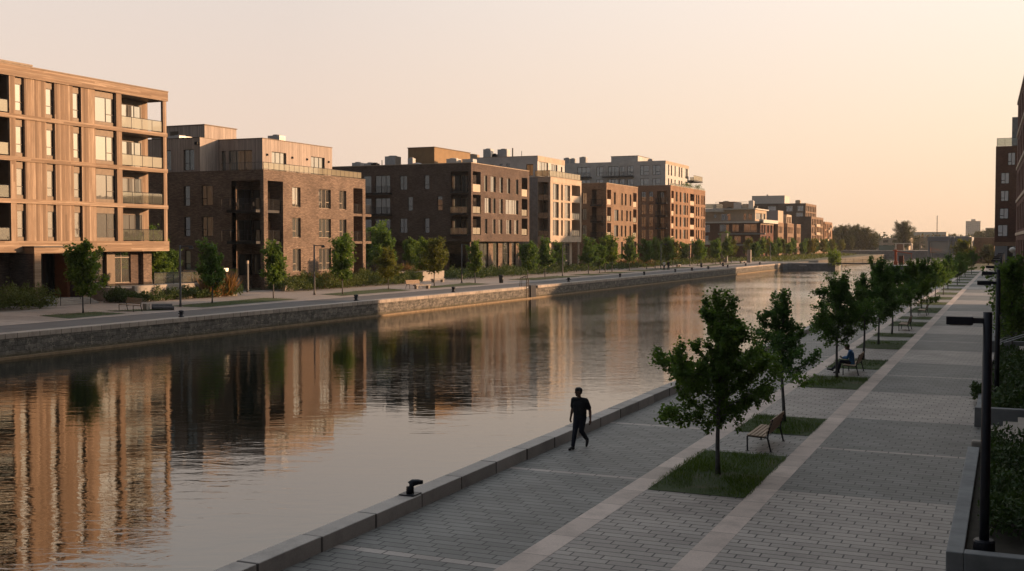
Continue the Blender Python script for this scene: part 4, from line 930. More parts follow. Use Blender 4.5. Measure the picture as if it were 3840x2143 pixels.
mb = MB(); shell(mb, -100, -76.0, YA + 1.2, 386, 12.4, 16.6, [(368.5, 378, 13.4, 15.6, .3), (379, 384, 13.4, 15.6, .3)], [q + (.25,) for q in s2]); mb.build('upper_storey', [MT['cream'], MT['roof']], b7)
simple_windows(b7, 'Y', YA + 1.2, s2, .25, 'frame_lt'); simple_windows(b7, 'X', -76, [(368.5, 378, 13.4, 15.6), (379, 384, 13.4, 15.6)], .3, 'frame_lt')
mb = MB(); mb.box(-100, -75.4, YA - .8, 387, 16.603, 16.95); mb.box(-98, -86, YA - 1.6, YA + 1.1, 15.9, 16.5); mb.build('roof_eaves', MT['white'], b7)
railing(b7, 'Y', YA, [(-99.5, -.7), (-86.2, -.7)], 16.95, 1.5, 'frost', 'terrace_railing', 1.2)
mb = MB(); mb.box(-89, -83.5, 372, 380, 16.6, 19.4); mb.build('roof_plant_room', mat_plain('brown_cladding', (.25, .16, .1), .7, 0, .1, 1), b7)
for q in ((-82, 369, 2.4, 2, 2.4, 'galv'), (-79.8, 370, 1.8, 2, 1.6, 'cream'), (-77.8, 370, 1.6, 1.6, 2.9, 'white'), (-76.6, 371, 1.2, 2, 1.2, 'dkmetal'), (-84.5, 368, 1.6, 1.2, .8, 'dkmetal')): hvac(b7, q[0], q[1], 16.6, q[2], q[3], q[4], q[5])
mb = MB(); mb.box(-94.6, -93.9, 371, 371.8, 16.6, 19.4); mb.build('chimney', MT['concrete_b'], b7)
aw = MB(); aw.box(-96, -89.5, YA - 1.5, YA - .1, 6.3, 6.45).box(-96, -89.5, YA - 1.5, YA - 1.44, 5.2, 6.3); aw.build('white_awning', MT['white'], b7)

# ================================================================== 8. row of narrow town houses with a grey box on top
b8 = empty('townhouse_row', (-74, 418, ZF), 'row of narrow tan townhouse bays with a smooth grey box rising behind them', 'building')
for (ya, yb, zt) in ((396.3, 407.0, 12.85), (414.2, 427.3, 12.85), (433.7, 442.6, 12.85)):
    f = [(ya + 1.2 + i * 2.6, ya + 2.6 + i * 2.6, z, z + 2.3) for i in range(int((yb - ya - 1) / 2.6)) for z in (9.2, 5.6, 2.0)]
    mb = MB(); shell(mb, -90, -74, ya, yb, ZF - .1, zt, [q + (.3,) for q in f], [(-76.5, -75, 9.2, 11.5, .3), (-76.5, -75, 5.6, 8, .3)]); mb.build('brick_bay', [MT['brick_or'], MT['roof']], b8)
    simple_windows(b8, 'X', -74, f, .3, 'frame', 'glass_lo')
mb = MB(); mb.box(-90, -76.4, 407.003, 433.7, .8, 12.2); mb.build('recessed_wall', MT['brick_bk'], b8)
mb = MB(); mb.box(-88, -76.0, 406.2, 416.2, 12.4, 17.3); mb.build('upper_box', MT['zinc'], b8)
mb = MB(); mb.box(-75.997, -75.9, 406.2, 416.2, 12.9, 17.3); mb.build('upper_box_front', MT['concrete_t'], b8)
mb = MB(); shell(mb, -86, -75.0, 418, 428, 12.3, 16.1, [(419, 422, 13, 15.3, .8), (423, 427, 13, 15.3, .8)], [(-78.5, -76, 13, 15.4, .8)]); mb.build('upper_storey', [MT['concrete_t'], MT['roof']], b8)

# ================================================================== 9. dark block with a white roof house
b9 = empty('dark_brick_block', (-74, 480, ZF), 'dark brick block with a pale roof house, tallest at the far end of the row', 'building')
f = [(469.5 + i * 4.2, 471.9 + i * 4.2, z, z + 2.5) for i in range(7) for z in (13.0, 9.6, 6.2, 2.8)]
s = [(-80.5, -77.5, z, z + 2.3) for z in (13, 9.6, 6.2)]
mb = MB(); shell(mb, -92, -74, 467.8, 499.9, ZF - .1, 16.45, [q + (.5,) for q in f], [q + (.3,) for q in s]); mb.build('brick_wall', [MT['brick_or'], MT['roof']], b9)
mb = MB(); mb.box(-92, -74.003, 467.72, 467.79, .8, 16.45); mb.build('side_cladding', MT['brick_bk'], b9)
simple_windows(b9, 'X', -74, f, .4, 'frame', 'glass_lo', .14)
for i in range(4):
    mb = MB(); mb.box(-73.98, -73.3, 476 + 1, 487, 12.6 - 3.4 * i - .2, 12.6 - 3.4 * i + .9); mb.build('balcony', MT['pale_panel'], b9)
f = [(492 + i * 4.4, 495 + i * 4.4, z, z + 2.4) for i in range(6) for z in (19.2, 16.3)]
s = [(-96, -92.6, 19.2, 21.5), (-88.2, -85.5, 19.2, 21.5), (-83.5, -81, 19.2, 21.5), (-106, -104.5, 19.2, 21.5), (-84, -81.2, 16.2, 18.6)]
mb = MB(); shell(mb, -120, -80, 490.5, 519.4, .8, 22.6, [q + (.3,) for q in f], [q + (.3,) for q in s]); mb.build('upper_wall', [MT['brick_or'], MT['roof']], b9)
mb = MB(); wall(mb, 'Y', 490.44, -120, -80.003, .8, 22.6, [q + (0.05,) for q in s]); mb.build('side_cladding', MT['brick_bk'], b9)
simple_windows(b9, 'Y', 490.5, s, .3, 'white', 'glass_hi', .14); simple_windows(b9, 'X', -80, f, .3, 'frame', 'glass_lo', .14)
mb = MB(); mb.box(-104.5, -90.3, 498, 510, 22.3, 26.2); mb.box(-104.6, -90.2, 497.9, 510.1, 26.2, 26.35); mb.box(-98.2, -97.5, 498.5, 499.2, 26.3, 26.9); mb.build('roof_house', MT['white'], b9)
railing(b9, 'Y', 490.5, [(-119, .5), (-105, .5)], 22.6, 1.1, 'wires', 'roof_railing', 3); hvac(b9, -115, 494, 22.6, 2.5, 2, 1.4, 'dkmetal'); hvac(b9, -84, 495, 22.6, 2, 2, 1.4, 'cream')
b10 = empty('copper_corner_block', (-74, 511, ZF), 'copper red end block with scattered pale balconies closing the row', 'building')
f = [(501.5 + i * 5, 503.8 + i * 5, z, z + 2.4) for i in range(4) for z in (11.6, 8.4, 5.2, 2.0)]
mb = MB(); shell(mb, -90, -73.5, 500.0, 522.8, .8, 14.85, [q + (.5,) for q in f], []); mb.build('brick_wall', [MT['brick_rd'], MT['roof']], b10); simple_windows(b10, 'X', -73.5, f, .4, 'frame', 'glass_lo', .14)
for i in range(7):
    mb = MB(); yy = 502 + (i * 7 % 19); zz = 2.2 + (i * 5 % 11); mb.box(-73.48, -72.6, yy, yy + 2.6, zz, zz + 1.2); mb.build('balcony', MT['pale_panel'], b10)

# ================================================================== right bank buildings
def yr(y): return 0.44 + 0.0204 * (118 - y)          # face of the long red block, slightly askew to the canal
r1 = empty('long_red_brick_building', (yr(80), 80, 0), 'tall dark red brick building running along the right edge of the photo', 'building')
mb = MB()
zt = 19.55; n0, n1 = -45.0, 118.0
cells = []
zl = [3.9 + 3.1 * i for i in range(5)]
yy = 62.0; wins = []
while yy < 116: wins += [(yy, yy + 2.2)]; yy += 4.6
ys = [n0] + [v for w in wins for v in w] + [n1]
def q4(y0, y1, z0, z1, d=0.0, m=0): mb.face([(yr(y0) + d, y0, z0), (yr(y1) + d, y1, z0), (yr(y1) + d, y1, z1), (yr(y0) + d, y0, z1)], m)
for i in range(len(ys) - 1):
    isw = i % 2 == 1
    if not isw: q4(ys[i], ys[i+1], 0, zt)
    else:
        z0 = 0
        for z in zl:
            q4(ys[i], ys[i+1], z0, z); z0 = z + 2.2
            for (ya, yb) in ((ys[i], ys[i]), (ys[i+1], ys[i+1])):
                mb.face([(yr(ya), ya, z), (yr(ya) + .3, ya, z), (yr(ya) + .3, ya, z0), (yr(ya), ya, z0)])
            mb.face([(yr(ys[i]), ys[i], z), (yr(ys[i+1]), ys[i+1], z), (yr(ys[i+1]) + .3, ys[i+1], z), (yr(ys[i]) + .3, ys[i], z)])
            mb.face([(yr(ys[i]), ys[i], z0), (yr(ys[i+1]), ys[i+1], z0), (yr(ys[i+1]) + .3, ys[i+1], z0), (yr(ys[i]) + .3, ys[i], z0)])
        q4(ys[i], ys[i+1], z0, zt)
mb.face([(yr(n1), n1, 0), (16, n1, 0), (16, n1, zt), (yr(n1), n1, zt)]); mb.face([(16, n0, 0), (16, n1, 0), (16, n1, zt), (16, n0, zt)])
mb.face([(yr(n0), n0, 0), (16, n0, 0), (16, n0, zt), (yr(n0), n0, zt)])
mb.face([(yr(n0), n0, zt - .3), (16, n0, zt - .3), (16, n1, zt - .3), (yr(n1), n1, zt - .3)], 1)
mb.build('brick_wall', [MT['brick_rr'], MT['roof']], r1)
for z in zl:
    for a, c in wins:
        g = MB(); g.face([(yr(a) + .26, a, z), (yr(c) + .26, c, z), (yr(c) + .26, c, z + 2.2), (yr(a) + .26, a, z + 2.2)])
        f = MB()
        for k in (0, .5, 1):
            y_ = a + (c - a) * k; f.box(yr(y_) + .2, yr(y_) + .26, y_ - .05, y_ + .05, z, z + 2.2)
        w = f.build('window', MT['frame'], r1); g.build('pane', MT['glass'], w)
for z in [3.55 + 3.1 * i for i in range(6)]:
    mb = MB(); mb.prism([(yr(50) - .08, 50), (yr(118) - .08, 118.05), (yr(118) - .004, 118.05), (yr(50) - .004, 50)], z - .1, z + .14); mb.build('stone_band', MT['concrete_t'], r1)
r2 = empty('red_brick_tower_block', (-2.97, 245, 0), 'dark red brick block with one window column and a grey base, beside the promenade end', 'building')
ws = [(-.75, .6, 21.2, 23.7), (-1.95, -.45, 17.55, 19.75), (-1.95, -.5, 14.1, 16.2), (-2.1, -.5, 10.6, 12.7), (-2.4, -.6, 7.1, 9.4)]
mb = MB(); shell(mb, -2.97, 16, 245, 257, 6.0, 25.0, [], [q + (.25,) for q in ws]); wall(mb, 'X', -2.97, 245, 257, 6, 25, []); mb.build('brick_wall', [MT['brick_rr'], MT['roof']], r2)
for a, c, zb, zt_ in ws: window(r2, 'Y', 245, a, c, zb, zt_, .24, (.5,), ((0, .5, .3),), 'frame', 'glass_hi', t=.09)
mb = MB(); mb.box(-3.02, 16, 244.95, 257.05, 5.2, 6.0); mb.build('stone_band', MT['brick_rd'], r2)
mb = MB(); mb.box(-2.9, -.6, 245.1, 256.9, 0, 5.2); mb.box(.4, 15.9, 245.1, 256.9, 0, 5.2); mb.box(-.6, .4, 246, 256, 0, 5.2, 1); mb.build('ground_floor_wall', [MT['zinc'], MT['dkmetal']], r2)
railing(r2, 'Y', 245, [(-2.8, 4), (-2.8, .2), (3, .2)], 25.0, 1.6, 'glass', 'roof_railing', 1.4)
mb = MB(); mb.box(-.1, 9, 247.5, 256, 24.8, 30.9); mb.build('roof_house', MT['concrete_b'], r2)
mb = MB(); mb.box(.9, 1.35, 247.4, 247.5, 25.1, 28.5); mb.build('roof_door', MT['white'], r2)
r3 = empty('shade_caster_block', (20, 210, 0), 'unseen brick building added behind the red blocks to shade the far canal wall', 'building')  # out of view, added to cast shade on the far canal wall
mb = MB(); shell(mb, 9, 26, 172, 243.5, -.05, 15.0, [], []); mb.face([(9, 172, 0), (9, 243.5, 0), (9, 243.5, 15), (9, 172, 15)]); mb.build('brick_wall', [MT['brick_rr'], MT['roof']], r3)

# ================================================================== lock, piers and what lies beyond
pr = empty('canal_pier', (-45, 279, ZW), 'dark concrete pier reaching into the water from the far bank', 'pier')
mb = MB(); mb.prism([(-51.7, 275.6), (-50.2, 275.6), (-49.2, 276.6), (-38.2, 277.2), (-37.5, 278.5), (-37.5, 283.5), (-51.7, 284.5)], -3, ZF + .05)
mb.build('concrete', MT['concrete_b'], pr)
mb = MB(); mb.box(-46.5, -44.8, 276.45, 276.62, .2, .5); mb.build('steel_plate', MT['galv'], pr)
o = MB().prism([(-25.6, 262.5), (-12.3, 262.5), (-12.3, 273), (-25.6, 273)], -3, .8).build('lock_block', MT['concrete_b'], None, bevel=.06); tag(o, 'dark concrete lock pier on the right side, carrying the orange hoist', 'pier')
fbr = empty('lock_footbridge', (-31, 274, .8), 'thin dark footbridge crossing the canal between the two concrete piers', 'footbridge')
mb = MB(); mb.box(-37.6, -25.5, 273.6, 274.9, .82, 1.1); mb.build('deck', MT['dkmetal'], fbr)
mb = MB()
for i in range(7):
    x = -37.4 + i * 1.95; mb.box(x - .03, x + .03, 273.65, 273.71, 1.1, 2.0)
mb.tube([(-37.4, 273.68, 2.0), (-25.7, 273.68, 2.0)], .025, 5); mb.build('railing', MT['dkmetal'], fbr)
gh = empty('lock_gate_hoist', (-24, 271, .8), 'orange steel gate hoist with a level arm on the lock pier', 'hoist')
mb = MB(); mb.box(-24.2, -23.7, 270.6, 271.1, .8, 4.3); mb.box(-24.35, -23.55, 270.5, 271.2, .8, 1.6); mb.build('mast', MT['orange'], gh)
mb = MB(); mb.tube([(-24.6, 270.8, 4.1), (-23.2, 270.8, 3.8), (-20.4, 271, 3.3)], .11, 6); mb.tube([(-20.6, 271, 3.3), (-20.6, 271, .9)], .05, 6); mb.tube([(-23.6, 270.9, 1.3), (-16.5, 271.4, 1.2)], .06, 6); mb.build('arm', MT['orange'], gh)
o = MB().box(-23.2, -22.2, 270.2, 271.2, .8, 2.9).build('hoist_cabinet', MT['brick_rr'], None, bevel=.04); tag(o, 'dark brown control cabinet beside the orange hoist', 'cabinet')
# far banks
fw_ = empty('far_canal_wall', (-50, 400, 0), 'sunlit stone wall of the canal beyond the footbridge, seen very low', 'wall')
MB().box(-51, -49.6, 284, 512, -3, ZF).build('masonry', MT['masonry'], fw_)
fq = empty('far_quay_wall', (-30, 513, 0), 'dark stone quay wall closing the basin in the distance', 'wall')
MB().box(-62, -6, 512, 514, -3, 2.4).build('masonry', MT['concrete_b'], fq)
sheet('far_quay_path', rect(-75, 40, 514, 540), 2.4, MT['concrete'])
kind(MB().box(-75, 40, 514, 540, -.02, 2.39).build('quay_terrace', MT['concrete_b']), 'structure')
# glass pavilion at the basin
gp = empty('glass_pavilion', (-15, 335, 0), 'glass walled pavilion with a grey steel frame standing by the basin', 'pavilion')
mb = MB()
for (x, y) in ((-20.6, 330), (-15.2, 329), (-9.9, 330), (-20.6, 344), (-9.9, 344), (-14.3, 329.2)):
    mb.tube([(x, y, 0), (x + .1, y, 3), (x + .05, y, 7.4)], [.22, .28, .34], 8)
mb.box(-20.9, -9.6, 329.6, 330.3, 6.3, 7.4); mb.box(-20.9, -9.6, 343.7, 344.4, 6.3, 7.4); mb.box(-20.9, -20.3, 330.3, 343.7, 6.3, 7.4); mb.box(-10.2, -9.6, 330.3, 343.7, 6.3, 7.4)
mb.build('steel_frame', MT['zinc'], gp)
mb = MB(); mb.box(-20.3, -10.2, 330.3, 343.7, 7.0, 7.6); mb.build('roof', MT['white'], gp)
g = MB(); g.box(-20.2, -10.3, 330.6, 330.7, 3.0, 6.3); g.box(-20.2, -20.1, 330.8, 343.5, 3, 6.3); g.box(-10.4, -10.3, 330.8, 343.5, 3, 6.3); g.build('glass_wall', MT['railfrost'], gp)
mb = MB(); mb.box(-16, -11, 331, 341, 1.2, 3.2); mb.build('inner_wall', MT['white'], gp)
for x in (-13.6, -12.4):
    mb = MB(); mb.lathe([(.05, 4.2), (.28, 4.35), (.3, 4.6), (.2, 4.9), (.04, 5.0)], x, 332, 10); mb.build('lit_lamp', MT['lamp_on'], gp)
lb = empty('low_brick_shed', (-6, 352, 0), 'low tan brick shed beside the glass pavilion', 'building')
mb = MB(); shell(mb, -10.2, -4.2, 346, 372, -.05, 7.2, [], [(-8, -6.5, 1, 3, .2)]); mb.face([(-10.2, 346, 0), (-10.2, 372, 0), (-10.2, 372, 7.2), (-10.2, 346, 7.2)]); mb.build('brick_wall', [MT['brick_or'], MT['roof']], lb)
mb = MB(); roof_cap(mb, -10.2, -4.2, 346, 372, 7.2, .15, .08); mb.build('parapet_coping', MT['cream'], lb)
def block(name, label, x0, x1, y0, y1, h, mat, z0=0.0, rows=0, cols=0, cat='building', gl='glass'):
    e = empty(name, ((x0 + x1) / 2, y0, z0), label, cat)
    ops = []
    if rows:
        dw = (x1 - x0) / cols; dh = h / (rows + .4)
        ops = [(x0 + dw * (i + .2), x0 + dw * (i + .8), z0 + dh * (j + .45), z0 + dh * (j + 1.0), .25) for i in range(cols) for j in range(rows)]
    mb = MB(); shell(mb, x0, x1, y0, y1, z0 - .1, z0 + h, [], ops); mb.face([(x0, y0, z0), (x0, y1, z0), (x0, y1, z0 + h), (x0, y0, z0 + h)])
    mb.build('wall', [MT[mat], MT['roof']], e)
    if ops:
        g = MB(); g.box(x0 + .3, x1 - .3, y0 + .25, y0 + .3, z0 + .2, z0 + h - .3); g.build('window_band', MT[gl], e)
    mb = MB(); roof_cap(mb, x0, x1, y0, y1, z0 + h, h * .02, .1); mb.build('parapet_coping', MT['concrete'], e)
    return e
t = block('concrete_tower', 'pale concrete high rise slab on the horizon behind the pavilion', -51, -34.2, 1500, 1514, 31.5, 'concrete_g', 0, 14, 8)
mb = MB(); mb.box(-45, -40, 1503, 1510, 31.4, 34.5); mb.build('roof_house', MT['concrete_g'], t)
block('brown_tower', 'squat brown block on the horizon right of the concrete high rise', -23, -10, 1220, 1240, 20.0, 'brick_or', 0, 5, 5)
block('brick_factory', 'long low tan factory behind the big round tree', -116, -50, 640, 670, 6.2, 'concrete_t', 2.0, 2, 14)
block('grey_warehouse', 'long pale grey warehouse below the radio mast', -77, -44, 900, 930, 11.5, 'concrete_g', 2.0, 2, 9)
block('tan_warehouse', 'pale low warehouse on the far quay left of the pavilion', -39, -20, 560, 585, 6.0, 'cream', 2.0, 2, 6)
wp = empty('white_kiosk', (-43.5, 528, 2.4), 'small white open kiosk on the far quay', 'kiosk')
mb = MB(); mb.box(-47, -40, 527, 531, 5.2, 5.6)
for x in (-46.9, -43.5, -40.4): mb.box(x, x + .3, 527, 527.4, 2.4, 5.2); mb.box(x, x + .3, 530.6, 531, 2.4, 5.2)
mb.build('frame', MT['white'], wp)
mb = MB(); mb.box(-46.5, -43.4, 530, 530.3, 2.4, 5.1); mb.build('back_wall', MT['brick_rd'], wp)
o = MB().box(-54, -47.4, 529, 529.15, 2.4, 4.6).build('green_hoarding', mat_plain('green_paint', (.12, .2, .18), .6, 0, .1, 1)); tag(o, 'pale green hoarding left of the white kiosk', 'hoarding')
mast = empty('radio_mast', (-50.5, 900, 0), 'thin lattice radio mast rising over the far roofs', 'mast')
mb = MB()
for a in (0, 2.094, 4.189): mb.tube([(-50.5 + .55 * math.cos(a), 900 + .55 * math.sin(a), 0), (-50.5 + .2 * math.cos(a), 900 + .2 * math.sin(a), 26)], .1, 4)
for i in range(16):
    r0 = .55 - .35 * i / 16; r1_ = .55 - .35 * (i + 1) / 16; z = 26 * i / 16
    for a in (0, 2.094, 4.189): mb.tube([(-50.5 + r0 * math.cos(a), 900 + r0 * math.sin(a), z), (-50.5 + r1_ * math.cos(a + 2.094), 900 + r1_ * math.sin(a + 2.094), z + 1.6)], .06, 3)
mb.build('lattice', MT['brick_rr'], mast)
# hill on the horizon
mb = MB(); n = 40; hx0, hx1 = -430, -150
ridge = [(hx0 + (hx1 - hx0) * i / n, 2 + 26 * math.exp(-((i / n - .52) / .2) ** 2) + 3 * math.sin(i * 1.7) * (1 if 6 < i < 34 else 0) + 1.5 * math.sin(i * 4.1)) for i in range(n + 1)]
for i in range(n):
    (xa, za), (xb, zb) = ridge[i], ridge[i + 1]
    mb.face([(xa, 2050, -1), (xb, 2050, -1), (xb, 2200, zb), (xa, 2200, za)]); mb.face([(xa, 2200, za), (xb, 2200, zb), (xb, 2420, -1), (xa, 2420, -1)])
kind(mb.build('hill', mat_plain('wooded_hill', (.07, .08, .05), .95, 0, .5, .05)), 'structure')
for i, (x, y, w, h) in enumerate(((-285, 1990, 30, 12), (-315, 2010, 24, 9), (-250, 1980, 18, 6), (-225, 1985, 24, 5))):
    block('hillside_block', ('pale building on the skyline left of the trees, ' + ['the tallest', 'just left of the tallest', 'small and right of the tallest', 'lowest and rightmost'][i]), x, x + w, y, y + 14, h, 'white', 14, 2, 6)
# ================================================================== vegetation
from mathutils import noise as mnoise
LEAF = [(0, 0), (.30, .12), (.46, .40), (.22, .62), (0, 1), (-.24, .60), (-.46, .38), (-.28, .12)]
OVAL = [(0, 0), (.26, .3), (.2, .72), (0, 1), (-.2, .72), (-.26, .3)]
def add_leaf(V, F, p, d, nrm, s, shape):
    d = d.normalized(); a = d.cross(nrm)
    if a.length < 1e-4: a = Vector((1, 0, 0))
    a.normalize(); n = len(V); up = a.cross(d)
    for (x, y) in shape:
        q = p + a * (x * s) + d * (y * s) - up * (abs(x) * 0.35 * s); V.append((q.x, q.y, q.z))
    F.append(tuple(range(n, n + len(shape))))
def mesh_from(name, V, F, mat, parent=None):
    me = bpy.data.meshes.new(name); me.from_pydata(V, [], F); me.materials.append(mat); me.update()
    o = bpy.data.objects.new(name, me); COL.objects.link(o)
    if parent: o.parent = parent
    return o
def rv(r): return Vector((r.gauss(0, 1), r.gauss(0, 1), r.gauss(0, 1)))
def make_tree(name, label, seed, H, hb, RW, nleaf, leaf, mat, loc, group=None, prof='maple', r0=.055, shape=LEAF, cat='tree', spires=3):
    r = random.Random(seed)
    root = empty(name, (0, 0, 0), label, cat, group)
    mb = MB(); V = []; F = []
    top = H * .93; lean = (r.uniform(-.03, .03), r.uniform(-.03, .03))
    def tp(h): return Vector((lean[0] * h + .03 * math.sin(h * 1.7 + seed), lean[1] * h + .03 * math.cos(h * 1.3 + seed), h))
    hs = [0, .08 * H] + [H * (.16 + .77 * i / 7) for i in range(8)]
    mb.tube([tp(h) for h in hs], [r0 * 1.35, r0 * 1.05] + [r0 * (1 - .86 * i / 7) for i in range(8)], 7)
    twigs = []
    nb = int(17 + 5 * (H - hb))
    for i in range(nb):
        t = ((i + r.random()) / nb) ** 1.05
        h = hb + (top - hb) * t * .93
        if prof == 'maple': pr = (0.7 + min(t / .18, 1) * .38) * (1 - t) ** .95 + .07
        elif prof == 'cone': pr = (1 - t) ** .8 * (.75 + .25 * min(t / .2, 1)) + .06
        else: pr = math.sqrt(max(.02, 1 - (2 * t - .85) ** 2 * .8))
        ln = RW * pr * r.uniform(.5, 1.2)
        lead = False
        az = i * 2.399 + r.uniform(-.5, .5)
        el = R(12 + 42 * t + r.uniform(-10, 14))
        if i % 6 == 3 and .15 < t < .7 and spires: el = R(r.uniform(58, 72)); ln = (H - h) * r.uniform(.72, .98); lead = True     # an upright leader
        d = Vector((math.cos(az) * math.cos(el), math.sin(az) * math.cos(el), math.sin(el)))
        p = tp(h); pts = [p]
        for k in range(4):
            d = (d + Vector((0, 0, .10)) + rv(r) * .09).normalized(); p = p + d * ln / 4; pts.append(p)
        rb = r0 * .36 * (1 - .6 * t)
        mb.tube(pts, [rb * (1 - .8 * k / 4) for k in range(5)], 4, 0, False)
        for k in range(1, 5):
            nt_ = 3 if k < 4 else 4
            for q in range(nt_):
                base = pts[k - 1].lerp(pts[k], r.random())
                td = (d + rv(r) * .75).normalized(); tl = ln * (r.uniform(.12, .22) if lead else r.uniform(.18, .38))
                twigs.append((base, td, tl, k))
        twigs.append((pts[4], d, ln * .22, 5))
    for k in range(6):
        twigs.append((tp(top * (.84 + .028 * k)), (Vector((0, 0, 1)) + rv(r) * .35), RW * .25, 4))
    W = [t[2] * (0.6 if t[3] < 2 else 1) for t in twigs]; tot = sum(W)
    for (base, td, tl, k), w in zip(twigs, W):
        if r.random() < .15: continue                                   # bare twigs leave gaps
        n = max(2, int(nleaf * w / tot))
        for _ in range(n):
            f = r.random() ** .8
            p = base + td * (tl * f) + rv(r) * (leaf * .42 + tl * .075)
            dd = (td * .5 + rv(r) * .7 + Vector((0, 0, -.45)))
            nn = (Vector((0, 0, 1)) + rv(r) * .65).normalized()
            add_leaf(V, F, p, dd, nn, leaf * r.uniform(.6, 1.25), shape)
    tr = mb.build('trunk', MT['bark'], root, True)
    cr = mesh_from('crown', V, F, MT[mat], root)
    reg(root); root.location = loc
    return root
G1 = 'young maples in the grass beds of the near promenade'
N1 = make_tree('maple_tree', 'young maple in the nearest grass bed, the largest tree in front of the water', 12, 4.7, 1.25, 1.85, 29000, .085, 'leaf_near', (-6.71, 28.23, 0), G1)
N1.rotation_euler = (0, 0, 2.0)
N2 = make_tree('maple_tree', 'slim open young maple right behind the empty bench', 14, 4.5, 1.6, 1.4, 11000, .085, 'leaf_near', (-6.75, 37.37, 0), G1)
N3 = make_tree('maple_tree', 'broad young maple whose trunk stands in front of the seated reader', 15, 4.6, 1.5, 1.8, 18000, .09, 'leaf_near', (-6.85, 50.5, 0), G1)
N4 = dup(N2, (-6.68, 58.9, 0), 2.1, 1.0, 'young maple just beyond the bench of the seated reader', G1)
N5 = dup(N1, (-6.89, 68.2, 0), 1.2, 1.0, 'young maple beyond the third grass bed after the seated reader', G1, 1.08)
for i, (y, p, rz, s) in enumerate(((76.2, 3, 2.6, 1.06), (88.4, 1, 4.4, 1.05), (106.2, 1, 2.9, 1.1), (120, 3, 4.0, 1.05), (136, 1, .4, 1.0), (152.3, 3, 5.1, 1.1), (168, 1, 1.9, 1.0), (184, 3, 4.6, 1.1), (206.7, 1, 3.7, 1.05), (228, 3, .1, 1.1))):
    dup(N1 if p == 1 else N3, (-6.9 + .25 * math.sin(i * 2.3), y, 0), rz, s * (.95 if y < 100 else .88), 'young maple farther down the promenade row, overlapping its neighbours', 'far maples of the near promenade row')
# far bank street trees
GF = 'street trees on the far bank lawns'
F1 = make_tree('street_tree', 'round young tree in front of the cedar block entrance', 41, 4.9, 1.25, 1.75, 6500, .2, 'leaf_far', (-60.58, 61.3, ZF), GF, 'oval')
F2 = make_tree('street_tree', 'conical young tree beside the left lamp post of the far bank', 43, 5.05, 1.35, 1.5, 5600, .2, 'leaf_far', (-60.36, 75.25, ZF), GF, 'cone')
F3 = make_tree('street_tree', 'conical young tree before the corner balconies of the brown block', 47, 5.2, 1.4, 1.6, 6000, .2, 'leaf_far', (-60.74, 84.3, ZF), GF, 'cone')
F4 = make_tree('street_tree', 'bright golden green tree before the dark side of the charcoal block', 53, 5.5, 1.5, 1.75, 6500, .2, 'leaf_gold', (-61.2, 116.2, ZF), GF, 'oval')
dup(F1, (-59.4, 93.6, ZF), 1.9, 1.02, 'broad dark tree in front of the right end of the brown block', GF, 1.14)
dup(F4, (-61.2, 105.6, ZF), 2.2, .8, 'small reddish tipped tree left of the pale stone planter', GF, .8)
far_list = [(-61, 126.7, 3, 1.0, 'slim tree in front of the corner of the charcoal block'), (-61.5, 144.6, 1, 1.0, 'dark tree in front of the narrow base of the charcoal block'), (-62, 152.3, 2, 1.1, 'tree between the charcoal block and the pale concrete block')]
for x, y, p, s, lab in far_list: dup((F1, F2, F3)[p - 1], (x, y, ZF), y, s, lab, GF)
for i, (x, y, p, s) in enumerate(((-61.9, 170.6, 2, 1.15), (-61.9, 175.8, 1, .95), (-63.8, 184.2, 3, 1.1), (-61.6, 181.4, 2, 1.2), (-62.9, 194.7, 2, 1.2), (-63, 205.8, 1, 1.1), (-62.8, 210.7, 3, 1.15), (-62, 217, 1, 1.15), (-63, 224, 4, 1.0), (-62, 240, 1, 1.1), (-63, 247, 3, 1.05), (-62, 256, 1, 1.15), (-64, 262, 4, .95), (-63, 271, 2, 1.25), (-68.3, 290, 2, 1.5), (-64, 281, 4, 1.0))):
    dup((F1, F2, F3, F4)[p - 1], (x, y, ZF), y * 1.7, s, 'street tree in the dense middle stretch of the far bank row', 'middle street trees of the far bank')
for i in range(20):
    dup((F1, F4, F3)[i % 3], (-62 - 5 * ((i * 37 % 10) / 10), 300 + i * 9.3, ZF), i * 1.3, 1.0 + .12 * (i % 3), 'small rounded tree in the low distant row before the last far bank blocks', 'distant street trees of the far bank')
# trees in the gap behind the brown block and between blocks
for i, (x, y, s, p) in enumerate(((-72.5, 124.5, 1.35, 2), (-77, 131, 1.5, 3), (-83, 128, 1.3, 1), (-70.5, 131.5, 1.1, 1), (-84, 140, 1.4, 2), (-79, 143, 1.1, 1), (-88, 136, 1.3, 3))):
    dup((F1, F2, F3)[p - 1], (x, y, ZF), i * 1.1, s, 'garden tree in the dark courtyard between the brown and charcoal blocks', 'courtyard trees')
for i, (x, y, s) in enumerate(((-77.5, 87.5, 1.15), (-81, 90.5, 1.3), (-78.5, 91, .9))):
    dup(F1, (x, y, ZF), i * 2, s, 'shady tree in the gap between the cedar block and the brown block', 'shady gap trees')
for i, (x, y, s, p) in enumerate(((-70, 178.5, 1.0, 2), (-71, 206, 1.2, 3), (-72, 209, 1.25, 2), (-70.5, 243, 1.1, 1), (-71.5, 251, 1.2, 2), (-70, 258, 1.0, 1))):
    dup((F1, F2, F3)[p - 1], (x, y, ZF), i * 2, s, 'tree close to the facades between the pale, tan and red blocks', 'trees close to the facades')
